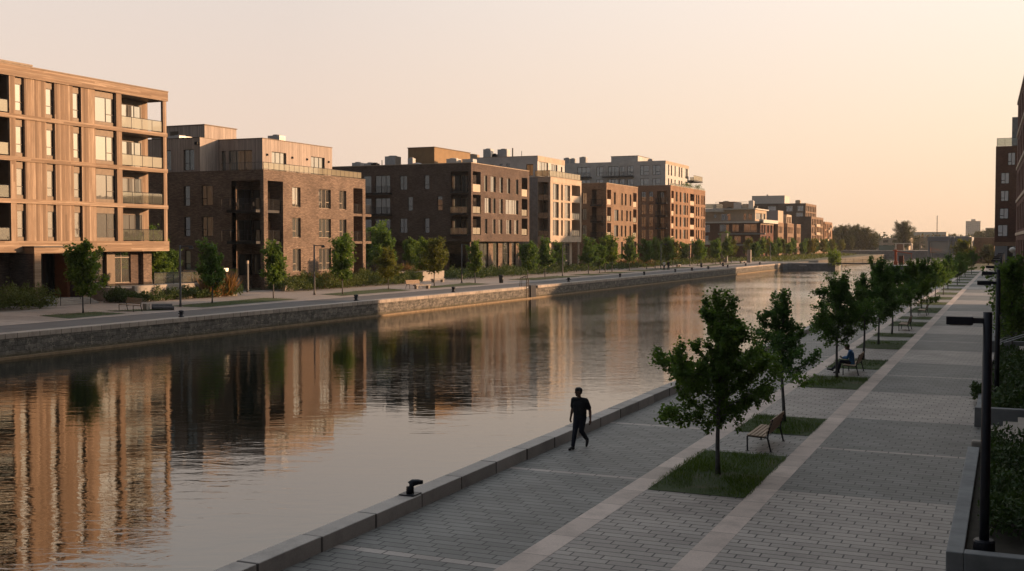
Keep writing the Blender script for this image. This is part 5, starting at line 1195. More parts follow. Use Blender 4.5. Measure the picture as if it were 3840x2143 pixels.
# big distant trees
D1 = make_tree('broad_tree', 'very big round tree standing alone beyond the basin', 61, 12.4, 1.0, 5.4, 17000, .42, 'leaf_wood', (-43.6, 532, 2.4), None, 'oval', .35, OVAL, spires=0)
W = [(-84, 560, .85), (-79, 545, .9), (-75.5, 556, .95), (-71, 542, 1.0), (-66.5, 550, 1.02), (-62, 545, .92), (-90, 575, .9), (-58.5, 548, .72), (-74, 530, .6), (-67, 530, .62)]
for i, (x, y, s) in enumerate(W): dup(D1, (x, y, 1), i * 1.7, s, 'tall tree in the dark clump closing the far bank row', 'trees of the far clump')
for i, (x, y, s) in enumerate(((-60, 690, .8), (-51, 700, .75), (-38, 690, .7), (-31, 715, .85), (-24, 700, .75), (-33, 625, .62), (-27, 632, .7), (-20, 628, .66), (-36, 640, .75), (-16, 690, .95), (-10, 640, 1.0), (-5, 600, .95), (-120, 700, .8), (-135, 720, .9), (-108, 690, .8), (-95, 705, .85), (-80, 710, .8))):
    dup(D1, (x, y, 0), i * 2.3, s, 'hazy tree in the row along the horizon', 'horizon trees')
dup(D1, (-5.2, 318, 0), .7, .42, 'dark bushy tree at the end of the promenade beside the brick shed')
dup(D1, (-3.2, 300, 0), 2.7, .3, 'low dark bush tree at the foot of the red tower block')
dup(F4, (-9.2, 268, 0), .7, 1.15, 'golden lit tree near the far end of the promenade')
dup(F4, (-11.2, 300, 0), 1.9, 1.2, 'golden lit tree under the glass pavilion')
# right planter tree
T9 = make_tree('planter_tree', 'dark tree in the right hand planter beside the lamp posts', 71, 5.0, .9, 1.5, 5200, .17, 'leaf_near', (.15, 62, .3), None, 'oval')
dup(T9, (.2, 84, .3), 2.0, .9, 'dark tree in the farther right hand planter by the handrails')

# ---- planting
def inside(poly, x, y):
    c = False; j = len(poly) - 1
    for i in range(len(poly)):
        if (poly[i][1] > y) != (poly[j][1] > y) and x < (poly[j][0] - poly[i][0]) * (y - poly[i][1]) / (poly[j][1] - poly[i][1]) + poly[i][0]: c = not c
        j = i
    return c
def bed(name, label, poly, z, h, n, mat, leaf, seed, grassy=False, cat='shrubs', lump=.9, shape=OVAL, k='stuff'):
    r = random.Random(seed); V = []; F = []
    x0 = min(p[0] for p in poly); x1 = max(p[0] for p in poly); y0 = min(p[1] for p in poly); y1 = max(p[1] for p in poly)
    c = 0
    while c < n:
        x = r.uniform(x0, x1); y = r.uniform(y0, y1)
        if not inside(poly, x, y): continue
        c += 1
        if grassy and mat == 'grass' and mnoise.noise((x * .8, y * .8, seed * 3.1)) > .22 and r.random() < .8: continue
        hh = h * max(.18, .62 + .75 * mnoise.noise((x * lump, y * lump, seed)) + .25 * mnoise.noise((x * 3, y * 3, seed)))
        if grassy:
            d = Vector((r.gauss(0, .35), r.gauss(0, .35), 1)); add_leaf(V, F, Vector((x, y, z)), d, Vector((r.gauss(0, 1), r.gauss(0, 1), .1)), hh * r.uniform(.6, 1.15), [(-.035, 0), (.035, 0), (.05, .55), (.0, 1), (-.05, .55)])
        else:
            zz = z + hh * (r.random() ** .45)
            add_leaf(V, F, Vector((x, y, zz)), rv(r) + Vector((0, 0, .5)), (Vector((0, 0, .8)) + rv(r) * .6), leaf * r.uniform(.6, 1.3), shape)
    o = mesh_from(name, V, F, MT[mat]); kind(o, k, label, cat); return o
soil = mat_plain('dark_soil', (.035, .03, .022), .95, 0, .3, 4)
def lawn(poly, z, n, h, seed, label):
    sheet('lawn', poly, z, MTL)
    cx_ = sum(p[0] for p in poly) / len(poly); cy_ = sum(p[1] for p in poly) / len(poly)
    poly = [(p[0] + math.copysign(.07, p[0] - cx_), p[1] + math.copysign(.07, p[1] - cy_)) for p in poly]
    bed('grass', label, poly, z, h, n, 'grass', .1, seed, True, 'grass', .35)
MTL, nt, b = new_mat('lawn_ground')
f = noise(nt, pos(nt), .8, 5, .7); f2 = noise(nt, pos(nt), 6, 4, .7)
c = mixc(nt, f2, (.03, .055, .016), (.06, .085, .028)); c = mixc(nt, ramp(nt, f, [(.56, 0.0), (.68, .8)]), c, (.11, .085, .055))
L(nt, c, b.inputs['Base Color']); b.inputs['Roughness'].default_value = .95
LW = [(25.75, 31.3, 9000), (34.9, 38.5, 5200), (46.7, 51.1, 4200), (54.4, 58.8, 3200), (65.2, 71.0, 3000), (73.8, 77.0, 1500), (83.5, 88.2, 1600), (91.3, 94.8, 1000), (100, 108.5, 1600), (113, 118.5, 900), (124, 130, 800), (136, 142, 700), (148.5, 155, 700), (162, 168, 500), (175, 181, 500), (188, 195, 400), (203, 210, 400), (218, 226, 400), (234, 242, 400)]
for i, (a, c_, n) in enumerate(LW):
    lawn(rect(-7.84, -5.54, a, c_), .012, n, .13, 100 + i, ('grass in the nearest bed round the largest maple', 'grass in the bed behind the empty bench', 'grass in the bed in front of the seated reader')[i] if i < 3 else 'grass in the farther beds of the maple row')
FLW = [([(-61.2, 57.8), (-57.1, 56.5), (-57.5, 62.2), (-60.9, 62.7)], 900), ([(-61, 63.9), (-59.8, 63.6), (-57.5, 66.2), (-59.1, 67.8)], 500), ([(-61.1, 70.6), (-57.3, 70.4), (-58, 84.2), (-62, 84.6)], 2000), ([(-61.5, 92.9), (-57.9, 91.2), (-57.9, 104.8), (-62.4, 107.4)], 1900), ([(-60.6, 112.2), (-58.5, 110.9), (-57.8, 124.1), (-62, 126.9)], 1500)]
for i, (p, n) in enumerate(FLW): lawn(p, ZF + .012, n, .14, 130 + i, 'grass strip under the far bank street trees')
for i, y in enumerate((140, 150, 163, 176, 190, 203, 216, 236, 250, 264)): lawn([(-62.5, y), (-58.3, y - 1), (-58.3, y + 8), (-62.8, y + 9)], ZF + .012, 500, .16, 150 + i, 'grass strip under the far bank street trees')
bed('shrub_bed', 'dark green shrubs left of the cedar block steps', [(-71.8, 52), (-67.1, 52), (-67, 65.6), (-70.5, 65.8)], ZF, 2.2, 18000, 'leaf_bed', .16, 1)
bed('shrub_bed', 'mixed shrubs along the terrace wall of the cedar block', [(-70.2, 72.9), (-67.2, 72.4), (-66.6, 87.5), (-67.2, 88.5), (-67.95, 84.8), (-67.95, 74.5), (-70, 74.4)], ZF, 1.3, 12000, 'leaf_bed', .14, 2)
bed('tall_grass', 'rust coloured feathery grasses at the end of the terrace wall', [(-68.6, 83.2), (-67, 83.2), (-66.9, 86.4), (-68.4, 86.6)], ZF + .1, 2.2, 1500, 'leaf_rust', .2, 3, True, 'grasses')
bed('shrub_bed', 'low dark hedge before the brown block', [(-72.6, 99), (-67, 95.9), (-66.9, 119), (-72.6, 119)], ZF, 1.9, 30000, 'leaf_bed', .17, 4)
bed('tall_grass', 'reddish grasses among the shrubs of the brown block', [(-70.8, 104), (-68.6, 104), (-68.6, 109.5), (-70.8, 110)], ZF + .2, 1.7, 1300, 'leaf_rust', .2, 5, True, 'grasses')
bed('shrub_bed', 'shrubs before the courtyard between the brown and charcoal blocks', [(-73, 119.5), (-67, 119.5), (-67.8, 126), (-73, 127)], ZF, 1.7, 11000, 'leaf_bed', .18, 6)
bed('tall_grass', 'pale yellow grasses behind the stone planter', [(-76, 128), (-71.9, 131), (-71.9, 137), (-76, 137)], ZF + .7, 1.6, 1800, 'leaf_rust', .2, 7, True, 'grasses')
bed('shrub_bed', 'shrubs along the base of the charcoal block', [(-74, 137), (-67.5, 137), (-67, 180), (-73.5, 180)], ZF, 1.6, 20000, 'leaf_bed', .22, 8)
bed('shrub_bed', 'shrubs along the pale and tan blocks', [(-73.5, 186), (-67, 186), (-67, 240), (-73.5, 240)], ZF, 1.2, 6000, 'leaf_bed', .38, 9)
bed('tall_grass', 'tawny grasses before the tan block', [(-73, 214), (-69, 214), (-68, 232), (-73, 232)], ZF + .2, 1.8, 2200, 'leaf_rust', .2, 10, True, 'grasses')
bed('shrub_bed', 'hedges before the red block and beyond', [(-73.5, 246), (-66.5, 246), (-66.5, 300), (-73.5, 300)], ZF, 1.3, 5000, 'leaf_bed', .45, 11)
bed('shrub_bed', 'low far hedges toward the distant blocks', [(-73, 300), (-55, 300), (-56, 470), (-73, 470)], ZF, .8, 6000, 'leaf_bed', .5, 12)
bed('climbing_plant', 'leafy climber hanging over the end of the dark concrete pier', [(-39.8, 276.2), (-37.2, 276.2), (-37.2, 279.5), (-39.8, 279.5)], .2, 4.2, 900, 'leaf_far', .5, 13, False, 'climber')
bed('far_wood', 'distant low woods along the horizon', [(-700, 1000), (120, 1000), (120, 1060), (-700, 1060)], 0, 15, 9000, 'leaf_wood', 3.2, 14, False, 'wood', .02)
bed('far_wood', 'distant low trees behind the factory roofs', [(-260, 740), (30, 740), (30, 770), (-260, 770)], 0, 9.5, 6000, 'leaf_wood', 1.8, 15, False, 'wood', .06)
# ================================================================== right hand planters, steps
def planter_wall(label, boxes, mat='concrete_b'):
    mb = MB()
    for q in boxes: mb.box(*q)
    o = mb.build('planter_wall', MT[mat], None, bevel=.02); tag(o, label, 'planter'); return o
planter_wall('grey concrete planter wall in the bottom right corner', [(-.98, -.68, 21.5, 32.9, -.1, .36), (-.678, 2.2, 21.5, 21.8, -.1, .36)])
planter_wall('concrete planter wall with a square end behind the nearest steps', [(-.98, 1.9, 38.9, 39.2, -.1, .62), (-.98, -.72, 39.203, 58, -.1, .40)])
planter_wall('low concrete planter wall farther along the right side of the promenade', [(-.98, 1.6, 66, 66.3, -.1, .6), (-.98, -.74, 66.3, 112, -.1, .4)])
st = MB()
for i in range(5): st.box(-.55 + i * .42, 2.15, 33.4, 38.4, -.05, .15 * (i + 1) - (.0))
o = st.build('stone_steps', MT['concrete'], None, bevel=.01); tag(o, 'pale stone steps between the two right hand planters', 'steps')
o = MB().box(-.9, 2.2, 33.0, 33.3, -.1, .5).build('step_cheek', MT['concrete'], None, bevel=.05); tag(o, 'rounded pale concrete cheek at the near side of the stone steps', 'wall')
st = MB()
for i in range(4): st.box(-.3 + i * .4, 1.8, 59, 65, -.05, .15 * (i + 1))
o = st.build('stone_steps', MT['concrete'], None, bevel=.01); tag(o, 'farther pale stone steps with curved handrails', 'steps')
for yy, w in ((59.3, 'nearest'), (60.6, 'middle'), (62.2, 'farthest')):
    o = MB().tube([(-.5, yy, 0), (-.5, yy, .8), (-.42, yy, .95), (-.25, yy, 1.05), (1.6, yy, 1.75)], .03, 6).build('handrail', MT['galv']); tag(o, w + ' of three curved steel handrails on the farther stone steps', 'handrail', 'curved steel handrails')
for y0, y1, lab, n, sd_ in ((21.9, 32.8, 'dense dark green juniper bed in the bottom right planter', 16000, 21), (39.3, 58, 'dark shrub bed behind the second lamp post', 14000, 22), (66.4, 112, 'dark shrubs in the farthest right hand planter', 9000, 23)):
    kind(MB().box(-.676 if y0 < 30 else -.716, 2.0, y0, y1, 0, .24).build('planter_soil', soil), 'structure')
    bed('planter_shrubs', lab, [(-.45, y0 + (1.2 if y0 < 30 else 0)), (2.0, y0 + .3), (2.0, y1), (-.5, y1)], .2, 1.0 if y0 > 30 else .95, n, 'leaf_dark', .11 if y0 < 30 else .15, sd_, False, 'shrubs', 1.1)
bed('planter_weed', 'small green shrub spilling over the right kerb near the second lamp', [(-1.25, 44.2), (-.6, 44), (-.6, 46), (-1.15, 45.6)], .0, .95, 700, 'leaf_dark', .13, 24, False, 'shrubs', .4)

# ================================================================== lamp posts
def right_lamp():
    e = empty('lamp_post', (0, 0, 0), 'tall navy lamp post nearest the camera, in the bottom right planter', 'lamp post', 'flat headed lamp posts along the right planters')
    MB().lathe([(.085, .1), (.085, 1.4), (.08, 4.36)], 0, 0, 16).build('pole', MT['navy_metal'], e, True)
    MB().lathe([(.19, 0), (.19, .17), (.165, .2), (.1, .2)], 0, 0, 18).build('base_collar', MT['navy_metal'], e)
    mb = MB(); mb.box(-.24, -.06, -.05, .05, 4.15, 4.25); mb.build('arm', MT['navy_metal'], e)
    mb = MB(); mb.box(-.70, -.24, -.11, .11, 4.12, 4.27); h = mb.build('lamp_head', MT['navy_metal'], e, bevel=.015)
    mb = MB(); mb.box(-.66, -.28, -.08, .08, 4.105, 4.12); mb.build('lens', MT['white'], h)
    return reg(e)
P1 = right_lamp(); P1.location = (-.36, 22.16, .28)
rl_lab = ['second lamp post, standing just behind the nearest one', 'third lamp post on the right, its head level with the lawns', 'fourth lamp post of the right hand row', 'fifth lamp post of the right hand row', 'sixth lamp post of the right hand row']
for i, (x, y) in enumerate(((-.38, 43.8), (-.5, 56.7), (-.6, 71), (-.66, 95), (-.71, 108.5), (-.75, 121.3), (-.74, 137.5), (-.76, 155))):
    dup(P1, (x, y, .28 if i else .26), 0, 1, rl_lab[i] if i < 5 else 'lamp post in the tight far cluster of heads of the right hand row')
def left_lamp():
    e = empty('street_lamp', (0, 0, 0), 'slim dark street lamp by the left bench of the far bank', 'street lamp', 'slim street lamps of the far bank')
    MB().lathe([(.10, 0), (.10, .25), (.085, .3), (.075, 4.85)], 0, 0, 10).build('pole', MT['greypole'], e, True)
    mb = MB(); mb.box(.0, .95, -.05, .05, 4.72, 4.8); mb.build('arm', MT['greypole'], e)
    mb = MB(); mb.box(.68, 1.0, -.11, .11, 4.56, 4.72); h = mb.build('lamp_head', MT['greypole'], e)
    MB().box(.71, .97, -.09, .09, 4.545, 4.56).build('lens', MT['white'], h)
    MB().box(-.2, .2, -.2, .2, -.01, .03).build('base_plate', MT['concrete'], e)
    return reg(e)
Q1 = left_lamp(); Q1.location = (-59.39, 70.2, ZF); Q1.rotation_euler = (0, 0, R(35))
for i, (x, y, l) in enumerate(((-61.2, 91.5, 'slim street lamp in front of the sunlit face of the brown block'), (-62.5, 126, 'slim street lamp before the dark entrance of the charcoal block'), (-61.5, 158, 'slim street lamp before the pale concrete block'), (-60, 205, 'slim street lamp near the walking couple'), (-62.4, 235, 'slim street lamp before the red block'), (-58, 300, 'slim street lamp close to the canal pier'))):
    dup(Q1, (x, y, ZF), R(30), 1, l)
pd = empty('bollard_light', (-71, 94.1, ZF), 'short dark light pillar by the garden wall of the brown block', 'light pillar')
MB().box(-71.09, -70.91, 94.0, 94.2, ZF, ZF + 2.9).build('pillar', MT['greypole'], pd); MB().box(-71.1, -70.9, 93.99, 94.21, ZF + 2.9, ZF + 3.2).build('lamp_head', MT['frame_lt'], pd)
gl_ = empty('globe_lamp', (.55, 205, 0), 'old white lamp post with a hooded white globe beside the long red building', 'lamp post')
MB().lathe([(.16, 0), (.12, .6), (.1, 4.2)], .55, 205, 10).build('post', MT['white'], gl_); MB().lathe([(.15, 4.2), (.5, 4.5), (.55, 4.75), (.3, 5.05), (.05, 5.15)], .3, 205, 12).build('globe', MT['white'], gl_)
wl = empty('garden_light', (-67.2, 87.9, ZF), 'small lit wall lamp at the end of the glass terrace railing', 'lamp')
MB().box(-68.05, -67.85, 86.7, 86.9, ZF + 1.37, ZF + 2.3).build('post', MT['dkmetal'], wl); MB().box(-68.1, -67.8, 86.65, 86.95, ZF + 2.3, ZF + 2.62).build('lantern', MT['lamp_on'], wl)

# ================================================================== benches
def make_bench(label, group):
    e = empty('park_bench', (0, 0, 0), label, 'bench', group)     # faces -X, 2 m along Y
    for i in range(5):
        x = -.29 + i * .105; MB().box(x - .044, x + .044, -1.0, 1.0, .43 - .006 * i, .465 - .006 * i).build('seat_slat', MT['slat'], e, bevel=.006)
    for i in range(4):
        z = .50 + i * .105; x = .235 + .035 * i; MB().box(x - .018, x + .018, -1.0, 1.0, z, z + .092).build('back_slat', MT['slat'], e, bevel=.006)
    for s in (-.96, .96):
        mb = MB(); mb.tube([(-.32, s, 0), (-.33, s, .41), (-.30, s, .425), (.24, s, .395)], .024, 6); mb.box(-.37, -.27, s - .04, s + .04, 0, .012); mb.build('leg', MT['dkmetal'], e)
        mb = MB(); mb.tube([(.34, s, 0), (.245, s, .38), (.26, s, .55), (.375, s, .93)], .026, 6); mb.box(.29, .39, s - .04, s + .04, 0, .012); mb.build('leg', MT['dkmetal'], e)
    mb = MB(); mb.box(-.28, .22, -.02, .02, .39, .42); mb.build('seat_support', MT['dkmetal'], e)
    return reg(e)
B1_ = make_bench('empty slatted bench on the paving between the two nearest grass beds', 'slatted benches facing the canal'); B1_.location = (-6.42, 32.75, 0)
for y, l in ((52.75, 'slatted bench with the seated reader on it'), (80.2, 'slatted bench half hidden under the maples beyond the reader'), (97.4, 'slatted bench far down the maple row beside the path')): dup(B1_, (-6.42, y, 0), 0, 1, l)
B2_ = dup(B1_, (-59.3, 64.6, ZF), R(72), 1.05, 'weathered plank bench on the far bank before the shrubs')
dup(B1_, (-60.1, 109.4, ZF), R(160), 1.0, 'pale bench on the far bank below the stone planter')
def low_seat(x, y, rz, lab, s=1.0):
    e = empty('stone_bench', (x, y, ZF), lab, 'stone bench', 'backless stone benches of the far bank', rz)
    me = MB().box(-1.1 * s, 1.1 * s, -.25, .25, .34, .46); o = bpy.data.objects.new('seat', bpy.data.meshes.new('seat')); COL.objects.link(o)
    o.data.from_pydata(me.v, [], me.f); o.data.materials.append(MT['concrete']); o.parent = e
    for k in (-.85 * s, .85 * s):
        me = MB().box(k - .12, k + .12, -.2, .2, 0, .34); o = bpy.data.objects.new('leg', bpy.data.meshes.new('leg')); COL.objects.link(o)
        o.data.from_pydata(me.v, [], me.f); o.data.materials.append(MT['concrete']); o.parent = e
low_seat(-58.7, 108.6, R(70), 'pale stone seat in front of the far bank bench')
low_seat(-66.5, 127.2, R(75), 'stone seat at the foot of the pale planter')
low_seat(-63, 228, R(90), 'stone seat before the tan block'); low_seat(-62, 262, R(90), 'stone seat before the red block, by the street trees'); low_seat(-60, 276, R(80), 'white stone seat beside the canal pier', 1.4)
o = MB().prism([(-73.2, 127.9), (-71.8, 130.0), (-70.1, 129.9), (-70.1, 136), (-74, 136)], ZF, ZF + 1.25).build('stone_planter', MT['concrete'], None, bevel=.03); tag(o, 'big angular pale stone planter behind the far bank bench', 'planter')
o = MB().box(-69.5, -68.9, 97.6, 99.3, ZF, ZF + .55).build('stone_block', MT['concrete'], None, bevel=.04); tag(o, 'pale stone block among the shrubs of the brown block', 'stone')
e = empty('fallen_log', (-58.2, 66.6, ZF), 'heap of mossy logs beside the far bank bench', 'logs')
MB().tube([(-58.9, 66.4, ZF + .22), (-57.8, 67.4, ZF + .24)], [.24, .2], 9).tube([(-58.4, 66.0, ZF + .16), (-57.2, 66.9, ZF + .15)], [.17, .16], 9).build('log', MT['bark'], e); MB().box(-58.95, -58.6, 65.5, 65.9, ZF, ZF + .5).build('stone', MT['concrete'], e)

# ================================================================== bollards and bins
bo = empty('mooring_bollard', (-12.14, 21.87, .30), 'black mooring bollard with a bent head on the near kerb', 'bollard')
MB().box(-12.33, -11.95, 21.68, 22.06, .305, .325).build('base_plate', MT['navy_metal'], bo, bevel=.006)
MB().tube([(-12.14, 21.87, .33), (-12.14, 21.87, .47), (-12.13, 21.88, .52), (-12.09, 21.91, .555), (-12.0, 21.98, .565), (-11.92, 22.05, .555)], [.09, .085, .085, .08, .062, .045], 14).build('post', MT['navy_metal'], bo, True)
def far_bollard():
    e = empty('quay_bollard', (0, 0, 0), 'squat black bollard on the far coping right of the left street lamp', 'bollard', 'mooring bollards along the far coping')
    MB().lathe([(.2, 0), (.2, .04), (.13, .06), (.11, .3), (.17, .36), (.17, .44), (.05, .47)], 0, 0, 12).build('post', MT['navy_metal'], e, True)
    MB().tube([(0, -.28, .26), (0, .28, .26)], .035, 6).build('cross_bar', MT['navy_metal'], e)
    return reg(e)
FB = far_bollard(); FB.location = (-51.3, 60.7, ZF)
for i, (y, l) in enumerate(((84, 'black bollard on the far coping below the hedge of the brown block'), (102.7, 'black bollard on the far coping where the sunlight starts'), (135.5, 'black bollard right of the dark ladder recess'), (156.4, 'black bollard on the shaded part of the far coping'), (168.2, 'second black bollard on the shaded part of the far coping'))):
    dup(FB, (-51.9, y, ZF), i, 1.15, l)
for i, y in enumerate((187, 198, 210, 226, 243, 258)): dup(FB, (-52.2, y, ZF), i, 1.2, 'small distant bollard on the far coping near the walking couple', 'distant bollards of the far coping')
def bin_(x, y, z, s, lab):
    e = empty('litter_bin', (x, y, z), lab, 'litter bin')
    MB().lathe([(.24 * s, z), (.30 * s, z + .85 * s)], x, y, 14).build('body', MT['dkmetal'], e, True); MB().lathe([(.33 * s, z + .85 * s), (.33 * s, z + .93 * s), (.22 * s, z + .95 * s)], x, y, 14).build('rim', MT['navy_metal'], e)
bin_(-58.2, 128.4, ZF, 1.05, 'round dark litter bin on the far path before the charcoal block')
bin_(-57.6, 226, ZF, .9, 'small dark litter bin on the far path beyond the walking couple'); bin_(-55.5, 236, ZF, .9, 'dark bin near the canal pier')
ib = empty('information_pillar', (-66, 286, ZF), 'tall grey slab pillar on the far bank before the terraced block', 'pillar')
MB().box(-67.6, -66, 285.2, 285.8, ZF, 8.2).build('slab', MT['zinc'], ib); MB().box(-65.997, -65.0, 284.9, 286.1, ZF + 1.8, 5.6).build('side_panel', MT['concrete_g'], ib)
o = MB().box(-60.5, -59.6, 283, 283.9, ZF, ZF + 3.2).build('ticket_post', MT['concrete'], None, bevel=.03); tag(o, 'pale narrow post by the grey slab pillar', 'post')
# ladder and recess in the far wall
ld = empty('quay_ladder', (-50.7, 119.2, ZW), 'rusty steel ladder down the far canal wall', 'ladder')
mb = MB()
for yy in (118.75, 119.25): mb.tube([(-50.62, yy, -.9), (-50.62, yy, ZF + .9), (-50.9, yy, ZF + 1.15), (-51.4, yy, ZF + 1.0), (-51.5, yy, ZF)], .045, 6)
mb.build('rails', MT['bronze'], ld)
mb = MB()
for i in range(8): mb.tube([(-50.62, 118.75, -.6 + i * .28), (-50.62, 119.25, -.6 + i * .28)], .025, 5)
mb.build('rungs', MT['bronze'], ld)
o = MB().box(-50.88, -50.6, 119.98, 121.53, -.9, ZF + .1).build('recess_shade_panel', MT['navy_metal'], None, bevel=.03); tag(o, 'dark panel standing in for the shaded recess in the far canal wall beside the ladder', 'dark panel')  # dark panel in the recess, its colour stands in for the shade there

# ================================================================== people
def capsule(mb, p0, r0, p1, r1, seg=12):
    p0 = Vector(p0); p1 = Vector(p1); d = p1 - p0
    if d.length < 1e-5: d = Vector((0, 0, 1e-4)); p1 = p0 + d
    d.normalize(); pts = []; rs = []
    for k in range(5):
        t = -math.pi / 2 + math.pi / 2 * k / 4.0; pts.append(p0 + d * (r0 * math.sin(t))); rs.append(max(r0 * math.cos(t), r0 * .05))
    for k in range(5):
        t = math.pi / 2 * k / 4.0; pts.append(p1 + d * (r1 * math.sin(t))); rs.append(max(r1 * math.cos(t), r1 * .05))
    up = Vector((0, 0, 1)) if abs(d.z) < .9 else Vector((1, 0, 0)); a = d.cross(up).normalized(); b_ = d.cross(a); n0 = len(mb.v)
    for p, r in zip(pts, rs):
        for k in range(seg):
            t = 2 * math.pi * k / seg; q = p + (a * math.cos(t) + b_ * math.sin(t)) * r; mb.v.append((q.x, q.y, q.z))
    for i in range(len(pts) - 1):
        for k in range(seg):
            k2 = (k + 1) % seg; mb.f.append((n0 + i * seg + k, n0 + i * seg + k2, n0 + (i + 1) * seg + k2, n0 + (i + 1) * seg + k)); mb.m.append(0)
    mb.f.append(tuple(n0 + k for k in reversed(range(seg)))); e = n0 + (len(pts) - 1) * seg; mb.f.append(tuple(e + k for k in range(seg))); mb.m += [0, 0]
def blob(name, caps, mat, parent, vox=.014, smooth=4):
    """one continuous surface grown round a set of tapered capsules"""
    mb = MB()
    for c in caps: capsule(mb, *c)
    me = bpy.data.meshes.new(name); me.from_pydata(mb.v, [], mb.f); me.materials.append(MT[mat]); me.update()
    o = bpy.data.objects.new(name, me); COL.objects.link(o); o.parent = parent
    rm = o.modifiers.new('remesh', 'REMESH'); rm.mode = 'VOXEL'; rm.voxel_size = vox; rm.use_smooth_shade = True
    sm = o.modifiers.new('smooth', 'SMOOTH'); sm.factor = .5; sm.iterations = smooth
    return o
def lerp(a, b_, t): return Vector(a) + (Vector(b_) - Vector(a)) * t
def figure(root, J, shirt, trousers, shoes, hair, sleeve=.45, face=(0, -1), b=1.0, vox=.012):
    """J: joint positions in metres, root space; head faces `face` (unit, xy)"""
    fx, fy = face; fv = Vector((fx, fy, 0)); sv = Vector((-fy, fx, 0)); Z = Vector((0, 0, 1))
    V_ = {k: Vector(v) for k, v in J.items()}
    pel, chest, neck, H_ = V_['pelvis'], V_['chest'], V_['neck'], V_['head']
    side = (V_['shl'] - V_['shr']).normalized()
    caps = [(pel - side * .07, .105, pel + side * .07, .105), (chest - side * .08, .10, chest + side * .08, .10), (pel, .10, chest, .105), (lerp(chest, neck, .5), .07, neck, .052), (neck, .054, H_ - Z * .05, .06),
            (H_ + Z * .025 - fv * .012, .092, H_ + Z * .03 + fv * .006, .088), (H_ - Z * .045 + fv * .02, .066, H_ - Z * .075 + fv * .035, .05),
            (H_ + fv * .085 + Z * .018, .011, H_ + fv * .104 - Z * .02, .017)]
    for k in (-1, 1): caps.append((H_ + sv * (.09 * k) + Z * .02 - fv * .01, .014, H_ + sv * (.09 * k) - Z * .02, .012))
    fing = []
    for s in ('l', 'r'):
        sh, el, wr, hp, kn, an, toe = (V_[k + s] for k in ('sh', 'el', 'wr', 'hip', 'kn', 'an', 'toe'))
        caps += [(sh, .058 * b, lerp(sh, el, .5), .05 * b), (lerp(sh, el, .5), .05 * b, el, .042 * b), (el, .042 * b, lerp(el, wr, .35), .042 * b), (lerp(el, wr, .35), .042 * b, wr, .029),
                 (hp, .085 * b, kn, .055), (kn, .055, lerp(kn, an, .35), .054), (lerp(kn, an, .35), .054, an, .036), (an, .036, toe, .03)]
        hd = V_.get('hd' + s, wr + (wr - el).normalized() * .075); fd = (hd - wr).normalized()
        front = Vector(J.get('front', (fx, fy, 0))); w = (front - fd * front.dot(fd)).normalized(); curl = fd.cross(w) * (.014 if s == 'l' else -.014)
        caps += [(wr, .03, hd - w * .012, .026), (wr, .03, hd + w * .014, .026)]
        for i, ln in enumerate((.066, .076, .072, .055)):
            a0 = hd + w * (.030 - .020 * i) + fd * .012; m_ = a0 + fd * ln * .55 + curl; t_ = m_ + fd * ln * .4 + curl * 2.2
            caps += [(a0, .011, m_, .0105), (m_, .0105, t_, .009)]
        a0 = wr + fd * .03 + w * .024; m_ = a0 + fd * .035 + w * .028 + curl; caps += [(a0, .014, m_, .012), (m_, .012, m_ + fd * .032 + w * .004, .010)]
    blob('body', caps, 'skin', root, min(vox, .009), 3)
    eyes = MB()
    for k in (-1, 1): capsule(eyes, H_ + fv * .083 + sv * (.034 * k) + Z * .012, .013, H_ + fv * .084 + sv * (.038 * k) + Z * .012, .012, 8)
    capsule(eyes, H_ + fv * .083 - sv * .022 - Z * .058, .007, H_ + fv * .083 + sv * .022 - Z * .058, .007, 6)
    me = bpy.data.meshes.new('eyes_and_mouth'); me.from_pydata(eyes.v, [], eyes.f); me.materials.append(MT['hair']); o = bpy.data.objects.new('eyes_and_mouth', me); COL.objects.link(o); o.parent = root
    blob('hair', [(H_ + Z * .05 - fv * .028, .098, H_ + Z * .062 + fv * .016, .086), (H_ + Z * .0 - fv * .045, .075, H_ + Z * .05 - fv * .03, .095)], hair, root, vox)
    hem = pel - (chest - pel).normalized() * .06
    sc = [(hem - side * .075, .115 * b, hem + side * .075, .115 * b), (lerp(hem, chest, .55) - side * .07, .115 * b, lerp(hem, chest, .55) + side * .07, .115 * b), (chest - side * .095, .115 * b, chest + side * .095, .115 * b), (V_['shr'], .075 * b, lerp(chest, neck, .72), .075), (V_['shl'], .075 * b, lerp(chest, neck, .72), .075), (V_['shr'] - Z * .04, .08 * b, V_['shl'] - Z * .04, .08 * b)]
    for k in (-1, 1): sc += [(hem + side * .085 * k, .108 * b, chest + side * .1 * k, .112 * b)]
    sc.append((hem, .12 * b, chest, .125 * b))
    for s in ('l', 'r'):
        sh, el, wr = V_['sh' + s], V_['el' + s], V_['wr' + s]
        if sleeve <= 1: sc.append((sh, .08 * b, lerp(sh, el, .72), .073 * b))
        else: sc += [(sh, .08 * b, el, .062 * b), (el, .062 * b, lerp(el, wr, .92), .046)]
    blob('shirt', sc, shirt, root, vox)
    tc_ = [(pel - side * .07, .118 * b, pel + side * .07, .118 * b)]
    for s in ('l', 'r'):
        hp, kn, an = V_['hip' + s], V_['kn' + s], V_['an' + s]
        tc_ += [(hp, .108 * b, lerp(hp, kn, .5), .09 * b), (lerp(hp, kn, .5), .09 * b, kn, .072), (kn, .072, lerp(kn, an, .4), .068), (lerp(kn, an, .4), .068, lerp(kn, an, .95), .055)]
    blob('trousers', tc_, trousers, root, vox)
